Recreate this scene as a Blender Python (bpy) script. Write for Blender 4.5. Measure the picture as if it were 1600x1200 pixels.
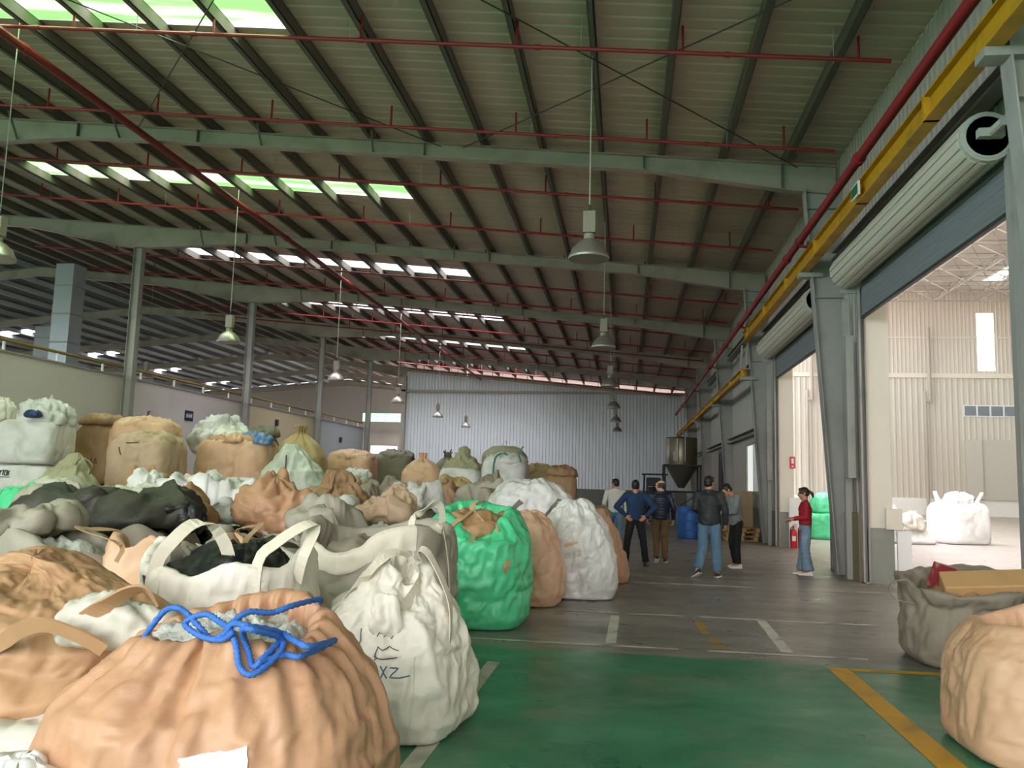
import bpy, bmesh, math, random
import numpy as np
from mathutils import Vector, Matrix, Euler

for _o in list(bpy.data.objects):
    bpy.data.objects.remove(_o)
SC = bpy.context.scene
COL = SC.collection

# ------------------------------------------------------------------ camera
cam_data = bpy.data.cameras.new('camera')
cam = bpy.data.objects.new('camera', cam_data); COL.objects.link(cam)
cam_data.sensor_fit = 'HORIZONTAL'; cam_data.sensor_width = 36.0
cam_data.lens = 36.0 * 1292.13 / 1600.0
cam_data.clip_start = 0.05; cam_data.clip_end = 400
_y, _p, _r = math.radians(7.985), math.radians(6.712), math.radians(1.599)
_f = Vector((-math.sin(_y)*math.cos(_p), math.cos(_y)*math.cos(_p), math.sin(_p)))
_rt = Vector((math.cos(_y), math.sin(_y), 0)); _up = _rt.cross(_f)
_c, _s = math.cos(_r), math.sin(_r)
R_ = _c*_rt + _s*_up; U_ = -_s*_rt + _c*_up
cam.matrix_world = Matrix(((R_.x, U_.x, -_f.x, 0), (R_.y, U_.y, -_f.y, 0), (R_.z, U_.z, -_f.z, 1.66), (0, 0, 0, 1)))
SC.camera = cam

# ------------------------------------------------------------------ world, daylight, exposure
w = bpy.data.worlds.new('overcast_sky'); SC.world = w; w.use_nodes = True
_wt = w.node_tree; _bg = _wt.nodes['Background']
_geo = _wt.nodes.new('ShaderNodeTexCoord'); _sep = _wt.nodes.new('ShaderNodeSeparateXYZ'); _wt.links.new(_geo.outputs['Generated'], _sep.inputs[0])
_cr = _wt.nodes.new('ShaderNodeValToRGB'); _wt.links.new(_sep.outputs['Z'], _cr.inputs['Fac']); _wt.links.new(_cr.outputs['Color'], _bg.inputs['Color'])
_el = _cr.color_ramp.elements                      # overcast sky: dull ground, pale horizon, much brighter overhead
_el[0].position = 0.0; _el[0].color = (.04, .038, .034, 1); _el[1].position = 1.0; _el[1].color = (1.0, .94, 1.12, 1)
for _pos, _v in ((.02, .036), (.50, .042), (.72, .45)):
    _e = _el.new(_pos); _e.color = (_v*.97, _v*.99, _v, 1)
# fill glow added to the sky behind the camera, bluish at the left
def _side(axis, lo, hi, col, top=None):
    m = _wt.nodes.new('ShaderNodeMapRange'); m.inputs['From Min'].default_value = lo; m.inputs['From Max'].default_value = hi; m.interpolation_type = 'SMOOTHSTEP'
    _wt.links.new(_sep.outputs[axis], m.inputs['Value'])
    z = _wt.nodes.new('ShaderNodeMapRange'); z.inputs['From Min'].default_value = -.02; z.inputs['From Max'].default_value = .05; _wt.links.new(_sep.outputs['Z'], z.inputs['Value'])
    p = _wt.nodes.new('ShaderNodeMath'); p.operation = 'MULTIPLY'; _wt.links.new(m.outputs['Result'], p.inputs[0]); _wt.links.new(z.outputs['Result'], p.inputs[1])
    if top:
        h = _wt.nodes.new('ShaderNodeMapRange'); h.inputs['From Min'].default_value = top[1]; h.inputs['From Max'].default_value = top[0]; _wt.links.new(_sep.outputs['Z'], h.inputs['Value'])
        p2 = _wt.nodes.new('ShaderNodeMath'); p2.operation = 'MULTIPLY'; _wt.links.new(p.outputs[0], p2.inputs[0]); _wt.links.new(h.outputs['Result'], p2.inputs[1]); p = p2
    x = _wt.nodes.new('ShaderNodeMix'); x.data_type = 'RGBA'; x.blend_type = 'ADD'; x.clamp_result = False; x.inputs['B'].default_value = col + (1,)
    _wt.links.new(p.outputs[0], x.inputs['Factor']); _wt.links.new(_last[0], x.inputs['A']); _last[0] = x.outputs['Result']
_last = [_cr.outputs['Color']]
_side('Y', -.15, -.8, (.175, .172, .17)); _side('X', -.3, -.9, (.17, .25, .28), (.10, .24))
_wt.links.new(_last[0], _bg.inputs['Color'])
_bg.inputs['Strength'].default_value = 20.0
SC.view_settings.view_transform = 'Standard'; SC.view_settings.look = 'None'
SC.view_settings.gamma = 1.0; SC.view_settings.exposure = 0.68; SC.view_settings.use_curve_mapping = False
SC.cycles.max_bounces = 8; SC.cycles.diffuse_bounces = 5; SC.cycles.glossy_bounces = 3
SC.cycles.caustics_reflective = False; SC.cycles.caustics_refractive = False
SC.cycles.sample_clamp_indirect = 4.0
SC.cycles.use_denoising = True

# ------------------------------------------------------------------ materials
def lin(h):
    h = h.lstrip('#'); v = [int(h[i:i+2], 16)/255 for i in (0, 2, 4)]
    return tuple(x/12.92 if x <= .04045 else ((x+.055)/1.055)**2.4 for x in v) + (1,)

def mat(name, c, rough=.6, metal=0.0, var=.12, scale=3.0, bump=0.0, bscale=40.0, spec=.4, sheen=0.0, stretch=None, dirt=None, dscale=1.5):
    """procedural surface: colour broken up by noise, optional dirt patches and fine bump"""
    m = bpy.data.materials.new(name); m.use_nodes = True
    nt = m.node_tree; N = nt.nodes; Lk = nt.links
    b = N['Principled BSDF']; c = lin(c) if isinstance(c, str) else c
    b.inputs['Roughness'].default_value = rough; b.inputs['Metallic'].default_value = metal
    b.inputs['Specular IOR Level'].default_value = spec
    tc = N.new('ShaderNodeTexCoord'); src = tc.outputs['Object']
    if stretch:
        mp = N.new('ShaderNodeMapping'); mp.inputs['Scale'].default_value = stretch
        Lk.new(src, mp.inputs['Vector']); src = mp.outputs['Vector']
    nz = N.new('ShaderNodeTexNoise'); nz.inputs['Scale'].default_value = scale
    nz.inputs['Detail'].default_value = 6; nz.inputs['Roughness'].default_value = .62
    Lk.new(src, nz.inputs['Vector'])
    mx = N.new('ShaderNodeMix'); mx.data_type = 'RGBA'
    lo = tuple(x*(1-var*1.6) for x in c[:3]) + (1,); hi = tuple(min(1, x*(1+var)) for x in c[:3]) + (1,)
    mx.inputs['A'].default_value = lo; mx.inputs['B'].default_value = hi
    Lk.new(nz.outputs['Fac'], mx.inputs['Factor']); outc = mx.outputs['Result']
    if dirt:
        n2 = N.new('ShaderNodeTexNoise'); n2.inputs['Scale'].default_value = dscale; n2.inputs['Detail'].default_value = 8
        n2.inputs['Distortion'].default_value = .6
        Lk.new(src, n2.inputs['Vector'])
        rp = N.new('ShaderNodeMapRange'); rp.inputs['From Min'].default_value = .5; rp.inputs['From Max'].default_value = .75
        Lk.new(n2.outputs['Fac'], rp.inputs['Value'])
        m2 = N.new('ShaderNodeMix'); m2.data_type = 'RGBA'
        m2.inputs['B'].default_value = lin(dirt)
        Lk.new(rp.outputs['Result'], m2.inputs['Factor']); Lk.new(outc, m2.inputs['A']); outc = m2.outputs['Result']
    Lk.new(outc, b.inputs['Base Color'])
    if bump:
        n3 = N.new('ShaderNodeTexNoise'); n3.inputs['Scale'].default_value = bscale; n3.inputs['Detail'].default_value = 5
        Lk.new(src, n3.inputs['Vector'])
        bp = N.new('ShaderNodeBump'); bp.inputs['Strength'].default_value = bump; bp.inputs['Distance'].default_value = .02
        Lk.new(n3.outputs['Fac'], bp.inputs['Height']); Lk.new(bp.outputs['Normal'], b.inputs['Normal'])
    return m

def rooflight(name, c, c2, scale):
    """translucent roof sheet: lets the sky through, stained by what grows and lies on it"""
    m = bpy.data.materials.new(name); m.use_nodes = True; nt = m.node_tree; N = nt.nodes; L = nt.links.new
    N.remove(N['Principled BSDF']); out = N['Material Output']
    tc = N.new('ShaderNodeTexCoord'); mp = N.new('ShaderNodeMapping'); mp.inputs['Scale'].default_value = scale; L(tc.outputs['Object'], mp.inputs['Vector'])
    nz = N.new('ShaderNodeTexNoise'); nz.inputs['Scale'].default_value = 1; nz.inputs['Detail'].default_value = 6; L(mp.outputs['Vector'], nz.inputs['Vector'])
    rp = N.new('ShaderNodeMapRange'); rp.inputs['From Min'].default_value = .38; rp.inputs['From Max'].default_value = .62; L(nz.outputs['Fac'], rp.inputs['Value'])
    mx = N.new('ShaderNodeMix'); mx.data_type = 'RGBA'; mx.inputs['A'].default_value = lin(c); mx.inputs['B'].default_value = lin(c2); L(rp.outputs['Result'], mx.inputs['Factor'])
    t = N.new('ShaderNodeBsdfTransparent'); d = N.new('ShaderNodeBsdfTranslucent'); s = N.new('ShaderNodeMixShader'); s.inputs[0].default_value = .07
    L(mx.outputs['Result'], t.inputs['Color']); L(mx.outputs['Result'], d.inputs['Color']); L(t.outputs[0], s.inputs[1]); L(d.outputs[0], s.inputs[2]); L(s.outputs[0], out.inputs['Surface'])
    return m

def portal(x0, x1, y0, y1, z, d='down'):
    """sampling portal for the sky light (gives off no light of its own)"""
    l = bpy.data.lights.new('sky_portal', 'AREA'); l.shape = 'RECTANGLE'; l.cycles.is_portal = True
    o = bpy.data.objects.new('sky_portal', l); COL.objects.link(o)
    return o, l

def glow(name, c, s, c2=None, scale=(1, 1, 1)):
    """daylight behind a translucent pane"""
    m = bpy.data.materials.new(name); m.use_nodes = True; nt = m.node_tree; N = nt.nodes
    b = N['Principled BSDF']; b.inputs['Base Color'].default_value = (.5, .5, .5, 1)
    b.inputs['Emission Strength'].default_value = s
    if c2:
        tc = N.new('ShaderNodeTexCoord'); mp = N.new('ShaderNodeMapping'); mp.inputs['Scale'].default_value = scale
        nz = N.new('ShaderNodeTexNoise'); nz.inputs['Scale'].default_value = 1.0; nz.inputs['Detail'].default_value = 5
        rp = N.new('ShaderNodeMapRange'); rp.inputs['From Min'].default_value = .35; rp.inputs['From Max'].default_value = .65
        mx = N.new('ShaderNodeMix'); mx.data_type = 'RGBA'; mx.inputs['A'].default_value = lin(c); mx.inputs['B'].default_value = lin(c2)
        nt.links.new(tc.outputs['Object'], mp.inputs['Vector']); nt.links.new(mp.outputs['Vector'], nz.inputs['Vector'])
        nt.links.new(nz.outputs['Fac'], rp.inputs['Value']); nt.links.new(rp.outputs['Result'], mx.inputs['Factor'])
        nt.links.new(mx.outputs['Result'], b.inputs['Emission Color'])
    else:
        b.inputs['Emission Color'].default_value = lin(c)
    return m

# ------------------------------------------------------------------ object helpers
def tag(o, label, cat, group=None, kind=None):
    o['label'] = label; o['category'] = cat
    if group: o['group'] = group
    if kind: o['kind'] = kind
    return o

def wloc(o):
    v = Vector((0, 0, 0))
    while o is not None:
        v = v + o.location; o = o.parent
    return v

def thing(name, label, cat, loc=(0, 0, 0), group=None, kind=None):
    o = bpy.data.objects.new(name, None); COL.objects.link(o); o.location = loc
    o.empty_display_size = .2
    return tag(o, label, cat, group, kind)

def link_mesh(name, V, F, m, parent=None, smooth=False, base=None, part_label=None, fmat=None):
    """V in world coordinates; stored relative to its parent, or to its own base when it has none"""
    V = np.asarray(V, dtype=float)
    if parent is not None:
        off = np.array(wloc(parent)); loc = (0, 0, 0)
    else:
        lo, hi = V.min(0), V.max(0)
        off = np.array(base) if base is not None else np.array([(lo[0]+hi[0])/2, (lo[1]+hi[1])/2, lo[2]]); loc = tuple(off)
    me = bpy.data.meshes.new(name)
    me.from_pydata((V-off).tolist(), [], F)
    ms = m if isinstance(m, (list, tuple)) else [m]
    for x in ms: me.materials.append(x)
    if fmat is not None: me.polygons.foreach_set('material_index', fmat)
    if smooth: me.polygons.foreach_set('use_smooth', [True]*len(me.polygons))
    me.update()
    o = bpy.data.objects.new(name, me); COL.objects.link(o)
    if parent is not None: o.parent = parent
    o.location = loc
    if part_label: o['label'] = part_label
    return o

def frame_of(d):
    d = np.array(d, float); d /= np.linalg.norm(d)
    a = np.array([0, 0, 1.0]) if abs(d[2]) < .9 else np.array([1.0, 0, 0])
    u = np.cross(a, d); u /= np.linalg.norm(u)
    return u, np.cross(d, u), d

class MB:
    def __init__(s): s.V = []; s.F = []; s.FM = []
    def add(s, V, F, mi=0):
        n = len(s.V); s.V += [tuple(v) for v in V]; s.F += [tuple(i+n for i in f) for f in F]; s.FM += [mi]*len(F); return s
    def box(s, a, b, mi=0):
        (x0, y0, z0), (x1, y1, z1) = a, b
        V = [(x0,y0,z0),(x1,y0,z0),(x1,y1,z0),(x0,y1,z0),(x0,y0,z1),(x1,y0,z1),(x1,y1,z1),(x0,y1,z1)]
        return s.add(V, [(0,3,2,1),(4,5,6,7),(0,1,5,4),(1,2,6,5),(2,3,7,6),(3,0,4,7)], mi)
    def bar(s, p, q, w, h, mi=0, up=None):
        p = np.array(p, float); q = np.array(q, float); u, v, d = frame_of(q-p)
        if up is not None:
            u = np.cross(up, d); u /= np.linalg.norm(u); v = np.cross(d, u)
        V = [c + sx*u*w/2 + sy*v*h/2 for c in (p, q) for sx, sy in ((-1,-1),(1,-1),(1,1),(-1,1))]
        return s.add(V, [(3,2,1,0),(4,5,6,7),(0,1,5,4),(1,2,6,5),(2,3,7,6),(3,0,4,7)], mi)
    def tube(s, p, q, r, n=8, r2=None, mi=0, caps=True):
        p = np.array(p, float); q = np.array(q, float); u, v, d = frame_of(q-p); r2 = r if r2 is None else r2
        V = []
        for c, rr in ((p, r), (q, r2)):
            for k in range(n):
                a = 2*math.pi*k/n; V.append(c + rr*(math.cos(a)*u + math.sin(a)*v))
        F = [(k, (k+1) % n, n+(k+1) % n, n+k) for k in range(n)]
        if caps: F += [tuple(range(n-1, -1, -1)), tuple(range(n, 2*n))]
        return s.add(V, F, mi)
    def path(s, pts, r, n=8, mi=0, rfun=None):
        P = np.array(pts, float); m = len(P); T = np.gradient(P, axis=0)
        u, v, d = frame_of(T[0]); V = []
        for i in range(m):
            d = T[i]/np.linalg.norm(T[i]); u = u - d*np.dot(u, d); u /= np.linalg.norm(u); v = np.cross(d, u)
            for k in range(n):
                a = 2*math.pi*k/n; rr = r if rfun is None else r*rfun(i, a)
                V.append(P[i] + rr*(math.cos(a)*u + math.sin(a)*v))
        F = [(i*n+k, i*n+(k+1) % n, (i+1)*n+(k+1) % n, (i+1)*n+k) for i in range(m-1) for k in range(n)]
        F += [tuple(range(n-1, -1, -1)), tuple(range((m-1)*n, m*n))]
        return s.add(V, F, mi)
    def lathe(s, c, prof, n=20, mi=0, sy=1.0):
        V = []; c = np.array(c, float)
        for r, z in prof:
            for k in range(n):
                a = 2*math.pi*k/n; V.append((c[0]+r*math.cos(a), c[1]+sy*r*math.sin(a), c[2]+z))
        m = len(prof)
        F = [(i*n+k, i*n+(k+1) % n, (i+1)*n+(k+1) % n, (i+1)*n+k) for i in range(m-1) for k in range(n)]
        if prof[0][0] > 1e-6: F.append(tuple(range(n-1, -1, -1)))
        if prof[-1][0] > 1e-6: F.append(tuple(range((m-1)*n, m*n)))
        return s.add(V, F, mi)
    def prism(s, poly, axis, a, b, mi=0):
        """extrude a 2-D polygon along an axis (0 x, 1 y, 2 z) from a to b"""
        n = len(poly); V = []
        for t in (a, b):
            for p, q in poly:
                V.append({0: (t, p, q), 1: (p, t, q), 2: (p, q, t)}[axis])
        F = [(k, (k+1) % n, n+(k+1) % n, n+k) for k in range(n)] + [tuple(range(n-1, -1, -1)), tuple(range(n, 2*n))]
        return s.add(V, F, mi)
    def build(s, name, m, parent=None, smooth=False, base=None, part_label=None):
        o = link_mesh(name, s.V, s.F, m, parent, smooth, base, part_label, s.FM)
        bm = bmesh.new(); bm.from_mesh(o.data); bmesh.ops.recalc_face_normals(bm, faces=bm.faces); bm.to_mesh(o.data); bm.free()
        return o

def copy_tree(o, parent=None):
    c = o.copy(); COL.objects.link(c)
    if parent is not None: c.parent = parent
    for ch in list(o.children): copy_tree(ch, c)
    return c

def by_angle(o, deg=35):
    o.data.polygons.foreach_set('use_smooth', [True]*len(o.data.polygons))
    bm = bmesh.new(); bm.from_mesh(o.data)
    for e in bm.edges:
        e.smooth = not (len(e.link_faces) == 2 and e.calc_face_angle(0) > math.radians(deg))
    bm.to_mesh(o.data); bm.free(); return o

ORD = ['first','second','third','fourth','fifth','sixth','seventh','eighth','ninth','tenth','eleventh','twelfth','thirteenth','fourteenth',
       'fifteenth','sixteenth','seventeenth','eighteenth','nineteenth','twentieth','twenty-first','twenty-second','twenty-third','twenty-fourth',
       'twenty-fifth','twenty-sixth','twenty-seventh','twenty-eighth','twenty-ninth','thirtieth','thirty-first','thirty-second','thirty-third','thirty-fourth','thirty-fifth','thirty-sixth']

# ------------------------------------------------------------------ noise (vectorised gradient noise)
_rng = np.random.RandomState(7)
_perm = np.concatenate([_rng.permutation(256)]*3)
_grad = _rng.normal(size=(256, 3)); _grad /= np.linalg.norm(_grad, axis=1)[:, None]
def noise(p):
    p = np.asarray(p, float); i = np.floor(p).astype(int); f = p-i; u = f*f*f*(f*(f*6-15)+10); i &= 255
    out = 0
    for dx in (0, 1):
        for dy in (0, 1):
            for dz in (0, 1):
                g = _grad[_perm[_perm[_perm[(i[..., 0]+dx) & 255]+((i[..., 1]+dy) & 255)]+((i[..., 2]+dz) & 255)]]
                d = f-np.array([dx, dy, dz])
                wgt = (u[..., 0] if dx else 1-u[..., 0])*(u[..., 1] if dy else 1-u[..., 1])*(u[..., 2] if dz else 1-u[..., 2])
                out = out+wgt*(g*d).sum(-1)
    return out
def creases(p, s, seed, octs=3, gain=.55):
    """cloth creases: folded noise, sharp along its zero lines, alternating ridge and valley"""
    p = np.asarray(p, float)*s+seed*7.31; q = p+.55*np.stack([noise(p*.7+3.1), noise(p*.7+9.7), noise(p*.7+17.3)], -1)
    o = 0; a = 1.0
    for k in range(octs):
        r = 1-2.6*np.abs(noise(q*2**k+k*11.7)); o = o+a*r*(1 if k % 2 == 0 else -1); a *= gain
    return o
# ------------------------------------------------------------------ palette
M_CONC = bpy.data.materials.new('floor_concrete_and_green_paint')
def _floor_mat():
    m = M_CONC; m.use_nodes = True; nt = m.node_tree; N = nt.nodes; L = nt.links.new; b = N['Principled BSDF']
    tc = N.new('ShaderNodeTexCoord')
    def nz(scale, det, st=(1, 1, 1), dist=0.0):
        mp = N.new('ShaderNodeMapping'); mp.inputs['Scale'].default_value = st; L(tc.outputs['Object'], mp.inputs['Vector'])
        n = N.new('ShaderNodeTexNoise'); n.inputs['Scale'].default_value = scale; n.inputs['Detail'].default_value = det
        n.inputs['Roughness'].default_value = .65; n.inputs['Distortion'].default_value = dist
        L(mp.outputs['Vector'], n.inputs['Vector']); return n.outputs['Fac']
    def rng(v, a, b_, c=0.0, d=1.0):
        r = N.new('ShaderNodeMapRange'); r.inputs['From Min'].default_value = a; r.inputs['From Max'].default_value = b_
        r.inputs['To Min'].default_value = c; r.inputs['To Max'].default_value = d; L(v, r.inputs['Value']); return r.outputs['Result']
    def mix(f, A, B):
        x = N.new('ShaderNodeMix'); x.data_type = 'RGBA'
        for s, v in (('A', A), ('B', B)):
            if isinstance(v, tuple): x.inputs[s].default_value = v
            else: L(v, x.inputs[s])
        if isinstance(f, float): x.inputs['Factor'].default_value = f
        else: L(f, x.inputs['Factor'])
        return x.outputs['Result']
    def mth(op, a, b_):
        x = N.new('ShaderNodeMath'); x.operation = op
        for i, v in enumerate((a, b_)):
            if isinstance(v, (int, float)): x.inputs[i].default_value = v
            else: L(v, x.inputs[i])
        return x.outputs[0]
    sep = N.new('ShaderNodeSeparateXYZ'); L(tc.outputs['Object'], sep.inputs[0])
    X, Y = sep.outputs['X'], sep.outputs['Y']
    grey = mix(rng(nz(.55, 8, (1, 1.6, 1)), .3, .7), lin('#6e6a65'), lin('#918c85'))
    grey = mix(rng(nz(2.2, 8, (.35, 2.2, 1), 1.0), .45, .75), grey, lin('#635e59'))
    grey = mix(rng(nz(7.0, 8, (.25, 2.5, 1)), .55, .72), grey, lin('#9a948b'))
    green = mix(rng(nz(.8, 7), .35, .7), lin('#2b6a4d'), lin('#4a8a6a'))
    green = mix(rng(nz(1.1, 9, (.8, 1, 1), .8), .52, .72), green, lin('#6f8068'))
    green = mix(rng(nz(6.5, 8, (.5, 2.0, 1), 1.4), .66, .74), green, lin('#22352b'))
    edge = mth('ADD', Y, mth('MULTIPLY', nz(1.4, 8), .5))
    m1 = rng(edge, 8.72, 8.82, 1, 0)
    m2 = rng(X, 4.0, 4.1, 1, 0)
    fac = mth('MULTIPLY', m1, m2)
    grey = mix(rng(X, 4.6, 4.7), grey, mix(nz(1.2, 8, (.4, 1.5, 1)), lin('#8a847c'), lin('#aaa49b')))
    L(mix(fac, grey, green), b.inputs['Base Color'])
    rr = rng(nz(1.6, 6, (.6, 1, 1)), .3, .7, .22, .5); L(rr, b.inputs['Roughness'])
    b.inputs['Specular IOR Level'].default_value = .45
    bp = N.new('ShaderNodeBump'); bp.inputs['Strength'].default_value = .12; bp.inputs['Distance'].default_value = .02
    L(nz(9, 6), bp.inputs['Height']); L(bp.outputs['Normal'], b.inputs['Normal'])
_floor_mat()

M = dict(
 steel=mat('grey_painted_steel', '#a4a19b', .55, var=.1, scale=1.5, dirt='#8a877f', dscale=1.2),
 rafter=mat('pale_grey_beam_paint', '#ab9f93', .55, var=.1, scale=1.2, dirt='#857b70', dscale=.9),
 purlin=mat('dark_purlin_steel', '#625e54', .6, var=.1), purlin_lit=mat('side_lit_purlin_steel', '#b9bec0', .4, var=.1),  # far purlins: side light on their webs is put into a paler colour
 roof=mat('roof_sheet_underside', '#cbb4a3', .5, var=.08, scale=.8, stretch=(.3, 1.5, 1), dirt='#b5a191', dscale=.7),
 roof_shaded=mat('shaded_roof_sheet', '#6f6b66', .5, var=.1),  # shade beyond the ridge put into a darker sheet colour
 farwall=mat('silver_wall_sheet', '#d9dde1', .34, metal=.1, var=.06, scale=.7, stretch=(2, 2, .3)),
 cladding=mat('grey_wall_sheet', '#aea69d', .55, var=.08, scale=1, stretch=(2, 2, .4)),
 lwall=mat('off_white_panel', '#d8d2c9', .6, var=.05, scale=.6, dirt='#cbc5ba', dscale=.5),
 lwall2=mat('yellowish_panel', '#d6c9a4', .6, var=.04, scale=.6), lwall3=mat('bluish_panel', '#b9c0bf', .6, var=.04, scale=.6),
 cream=mat('cream_painted_wall', '#ddd6c8', .7, var=.04, scale=1.2),
 concrete=mat('bare_concrete', '#8f9189', .85, var=.12, scale=4, bump=.2, bscale=30),
 plinth=mat('dark_concrete_plinth', '#7d7b73', .85, var=.12, scale=2),
 hallwall=mat('beige_wall_sheet', '#c9c4b9', .55, var=.05, scale=.6, stretch=(2, 2, .3)),
 hallwall2=mat('pale_sliding_panel', '#c3c1b9', .5, var=.03),
 white=mat('white_paint', '#e8e8e6', .6, var=.03),
 red=mat('red_pipe_paint', '#96262a', .45, var=.1, scale=6),
 darkred=mat('dark_red_pipe_paint', '#7c2a27', .5, var=.1, scale=5),
 yellow=mat('yellow_beam_paint', '#c8961c', .5, var=.1, scale=3, dirt='#9a7a28', dscale=2.5),
 ochre=mat('ochre_rail_paint', '#8d7838', .55, var=.1),
 dark=mat('dark_steel', '#3a3934', .55, var=.15),
 black=mat('black_paint', '#1c1c1c', .5, var=.2),
 galv=mat('galvanised_duct', '#b4bcc2', .42, metal=.35, var=.05, stretch=(1, 1, 3)),
 shutter=mat('pale_shutter_slats', '#cdc7b6', .5, var=.05, scale=2, stretch=(3, .4, 3)),
 curtain=mat('grey_shutter_curtain', '#7d8284', .5, var=.06, scale=2, stretch=(1, .3, 2)),
 rod=mat('pale_wire', '#b8b7ae', .5, var=.05),
 alu=mat('spun_aluminium', '#a39d92', .4, metal=.6, var=.08, scale=5),
 putty=mat('lamp_gear_box', '#938c7c', .6, var=.05),
 wline=mat('worn_white_floor_paint', '#c9c5bb', .6, var=.1, scale=6, dirt='#77726a', dscale=3),
 yline=mat('worn_yellow_floor_paint', '#c9962c', .6, var=.1, scale=5, dirt='#8a7440', dscale=2.2),
 yline2=mat('faded_yellow_floor_paint', '#9a7d3c', .6, var=.1, scale=5, dirt='#6f685a', dscale=3.5),
)
G_SKY = rooflight('mossy_roof_light', '#f0f5e0', '#86bd70', (.25, 2.8, 1))
G_SKYB = rooflight('clear_roof_light', '#f7f5f5', '#e8eaea', (.25, 2.8, 1))
G_SKYFAR = G_SKYB
def roof_portal(x0, x1, yb):
    o, l = portal(0, 0, 0, 0, 0); l.size = abs(x1-x0); l.size_y = 1.05
    o.location = ((x0+x1)/2, yb+.525, zr((x0+x1)/2)+.36); o.rotation_euler = (0, math.atan(SL)*(1 if x1 > RX else -1), 0)
G_HALL = glow('hall_roof_light', '#fdf8f0', 3.1)
G_WIN = glow('bright_window_pane', '#fffaf0', 4.0)
G_GREENWIN = glow('green_lit_pane', '#bfe9c8', 1.1, '#8fd0a6', (6, 1, .3))

SL = .0888; RX = -28.1
def zr(x): return 8.5+SL*(3.4-x) if x >= RX else 8.5+SL*(3.4-RX)-SL*(RX-x)
FR = [17.54+9*k for k in range(-2, 8)]           # frame lines

# ------------------------------------------------------------------ floor and paint marks
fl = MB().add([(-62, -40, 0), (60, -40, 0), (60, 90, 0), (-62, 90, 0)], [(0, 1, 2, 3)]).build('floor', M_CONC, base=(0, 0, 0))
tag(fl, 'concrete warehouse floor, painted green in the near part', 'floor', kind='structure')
def mark(x0, y0, x1, y1, wd, m, label):
    d = np.array([x1-x0, y1-y0, 0.]); d /= np.linalg.norm(d); n = np.array([-d[1], d[0], 0])*wd/2
    a = np.array([x0, y0, .003]); b = np.array([x1, y1, .003])
    o = MB().add([a-n, b-n, b+n, a+n], [(0, 1, 2, 3)]).build('floor_marking', m)
    tag(o, label, 'floor line', kind='structure')
mark(-1.2, 14.63, 7.5, 14.63, .10, M['wline'], 'thin white line across the floor just before the standing people')
mark(-1.0, 11.11, -.05, 11.11, .07, M['wline'], 'short white line across the floor beside the tan bag')
mark(.0, 11.11, .75, 11.11, .05, M['wline'], 'worn middle stretch of the white line behind the green paint')
mark(.95, 11.11, 3.15, 11.11, .08, M['wline'], 'white line across the grey floor ending left of the grey open bag')
mark(-1.95, 8.88, .55, 8.88, .08, M['wline'], 'white line along the edge of the green paint, left stretch')
mark(.85, 8.88, 2.4, 8.88, .07, M['wline'], 'white line along the edge of the green paint, right stretch')
mark(-.14, 9.02, -.12, 10.88, .11, M['wline'], 'white stripe running away between two cross lines, left one')
mark(1.65, 9.0, 1.71, 11.05, .12, M['wline'], 'white stripe running away between two cross lines, right one')
mark(-1.22, 4.6, -1.19, 7.80, .12, M['wline'], 'white stripe on the green floor beside the large white bag')
mark(-1.95, 7.84, -1.34, 7.84, .05, M['wline'], 'thin white line on green floor behind the large white bag')
mark(1.00, 9.0, 1.00, 9.15, .16, M['yline2'], 'faded yellow dash at the edge of the green paint')
mark(.97, 9.32, .97, 9.62, .14, M['yline2'], 'faded yellow dash on grey floor just past the white line')
mark(.92, 9.85, .9, 10.8, .10, M['yline2'], 'almost worn away yellow stripe on the grey floor')
mark(2.1, 8.34, 3.5, 8.38, .13, M['yline'], 'yellow line crossing to the foot of the grey open bag')
mark(1.99, 8.40, 1.99, 5.2, .19, M['yline'], 'broad yellow line on green floor leading to the kraft bag')

# ------------------------------------------------------------------ roof
def ribbed(x0, x1, y0, y1, zf, pitch=.33, hh=.02):
    """sheet with ribs running along x"""
    ys = []; y = y0
    while y < y1-1e-6:
        for dy, dz in ((0, 0), (.20, 0), (.235, hh), (.295, hh)):
            if y+dy < y1: ys.append((y+dy, dz))
        y += pitch
    ys.append((y1, 0)); V = []; F = []
    for yy, dz in ys: V += [(x0, yy, zf(x0)+dz), (x1, yy, zf(x1)+dz)]
    for i in range(len(ys)-1): F.append((2*i, 2*i+1, 2*i+3, 2*i+2))
    return V, F
zs = lambda x: zr(x)+.265
rb = MB(); rl = MB(); bands = [17.54+9*k+3.7 for k in range(-2, 7)]; BW = 1.05; SX0, SX1 = -17.66, -5.87; LX0, LX1 = -41.2, -38.7
YB, YE = -8.0, 62.6  # unseen rear roof lengthened to shut out overhead sky light
prev = YB
for yb in bands:
    for a, b, xs in ((prev, yb, [(RX, 4.9)]), (yb, yb+BW, [(RX, SX0), (SX1, 4.9)])):
        ye = min(b, YE) if a < YE else None
        for x0, x1 in xs:
            aa, bb = a, b
            if aa > YE: x1 = min(x1, -17.3)
            if x1 > x0 and bb > aa: rb.add(*ribbed(x0, x1, aa, bb, zs))
    for a, b, xs in ((prev, yb, [(-60, RX)]), (yb, yb+BW, [(-60, LX0), (LX1, RX)])):
        for x0, x1 in xs: rl.add(*ribbed(x0, x1, a, b, zs))
    prev = yb+BW
rb.add(*ribbed(RX, -17.3, prev, 80.6, zs)); rl.add(*ribbed(-60, RX, prev, 80.6, zs))
o = rb.build('ceiling', M['roof'], base=(0, 0, 8)); tag(o, 'grey ribbed steel roof sheeting over the whole warehouse', 'roof', kind='structure')
o = rl.build('ceiling_beyond', M['roof_shaded'], base=(-40, 0, 8)); tag(o, 'dark roof sheeting sloping down beyond the ridge on the left', 'roof', kind='structure')
wn = 0
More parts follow.
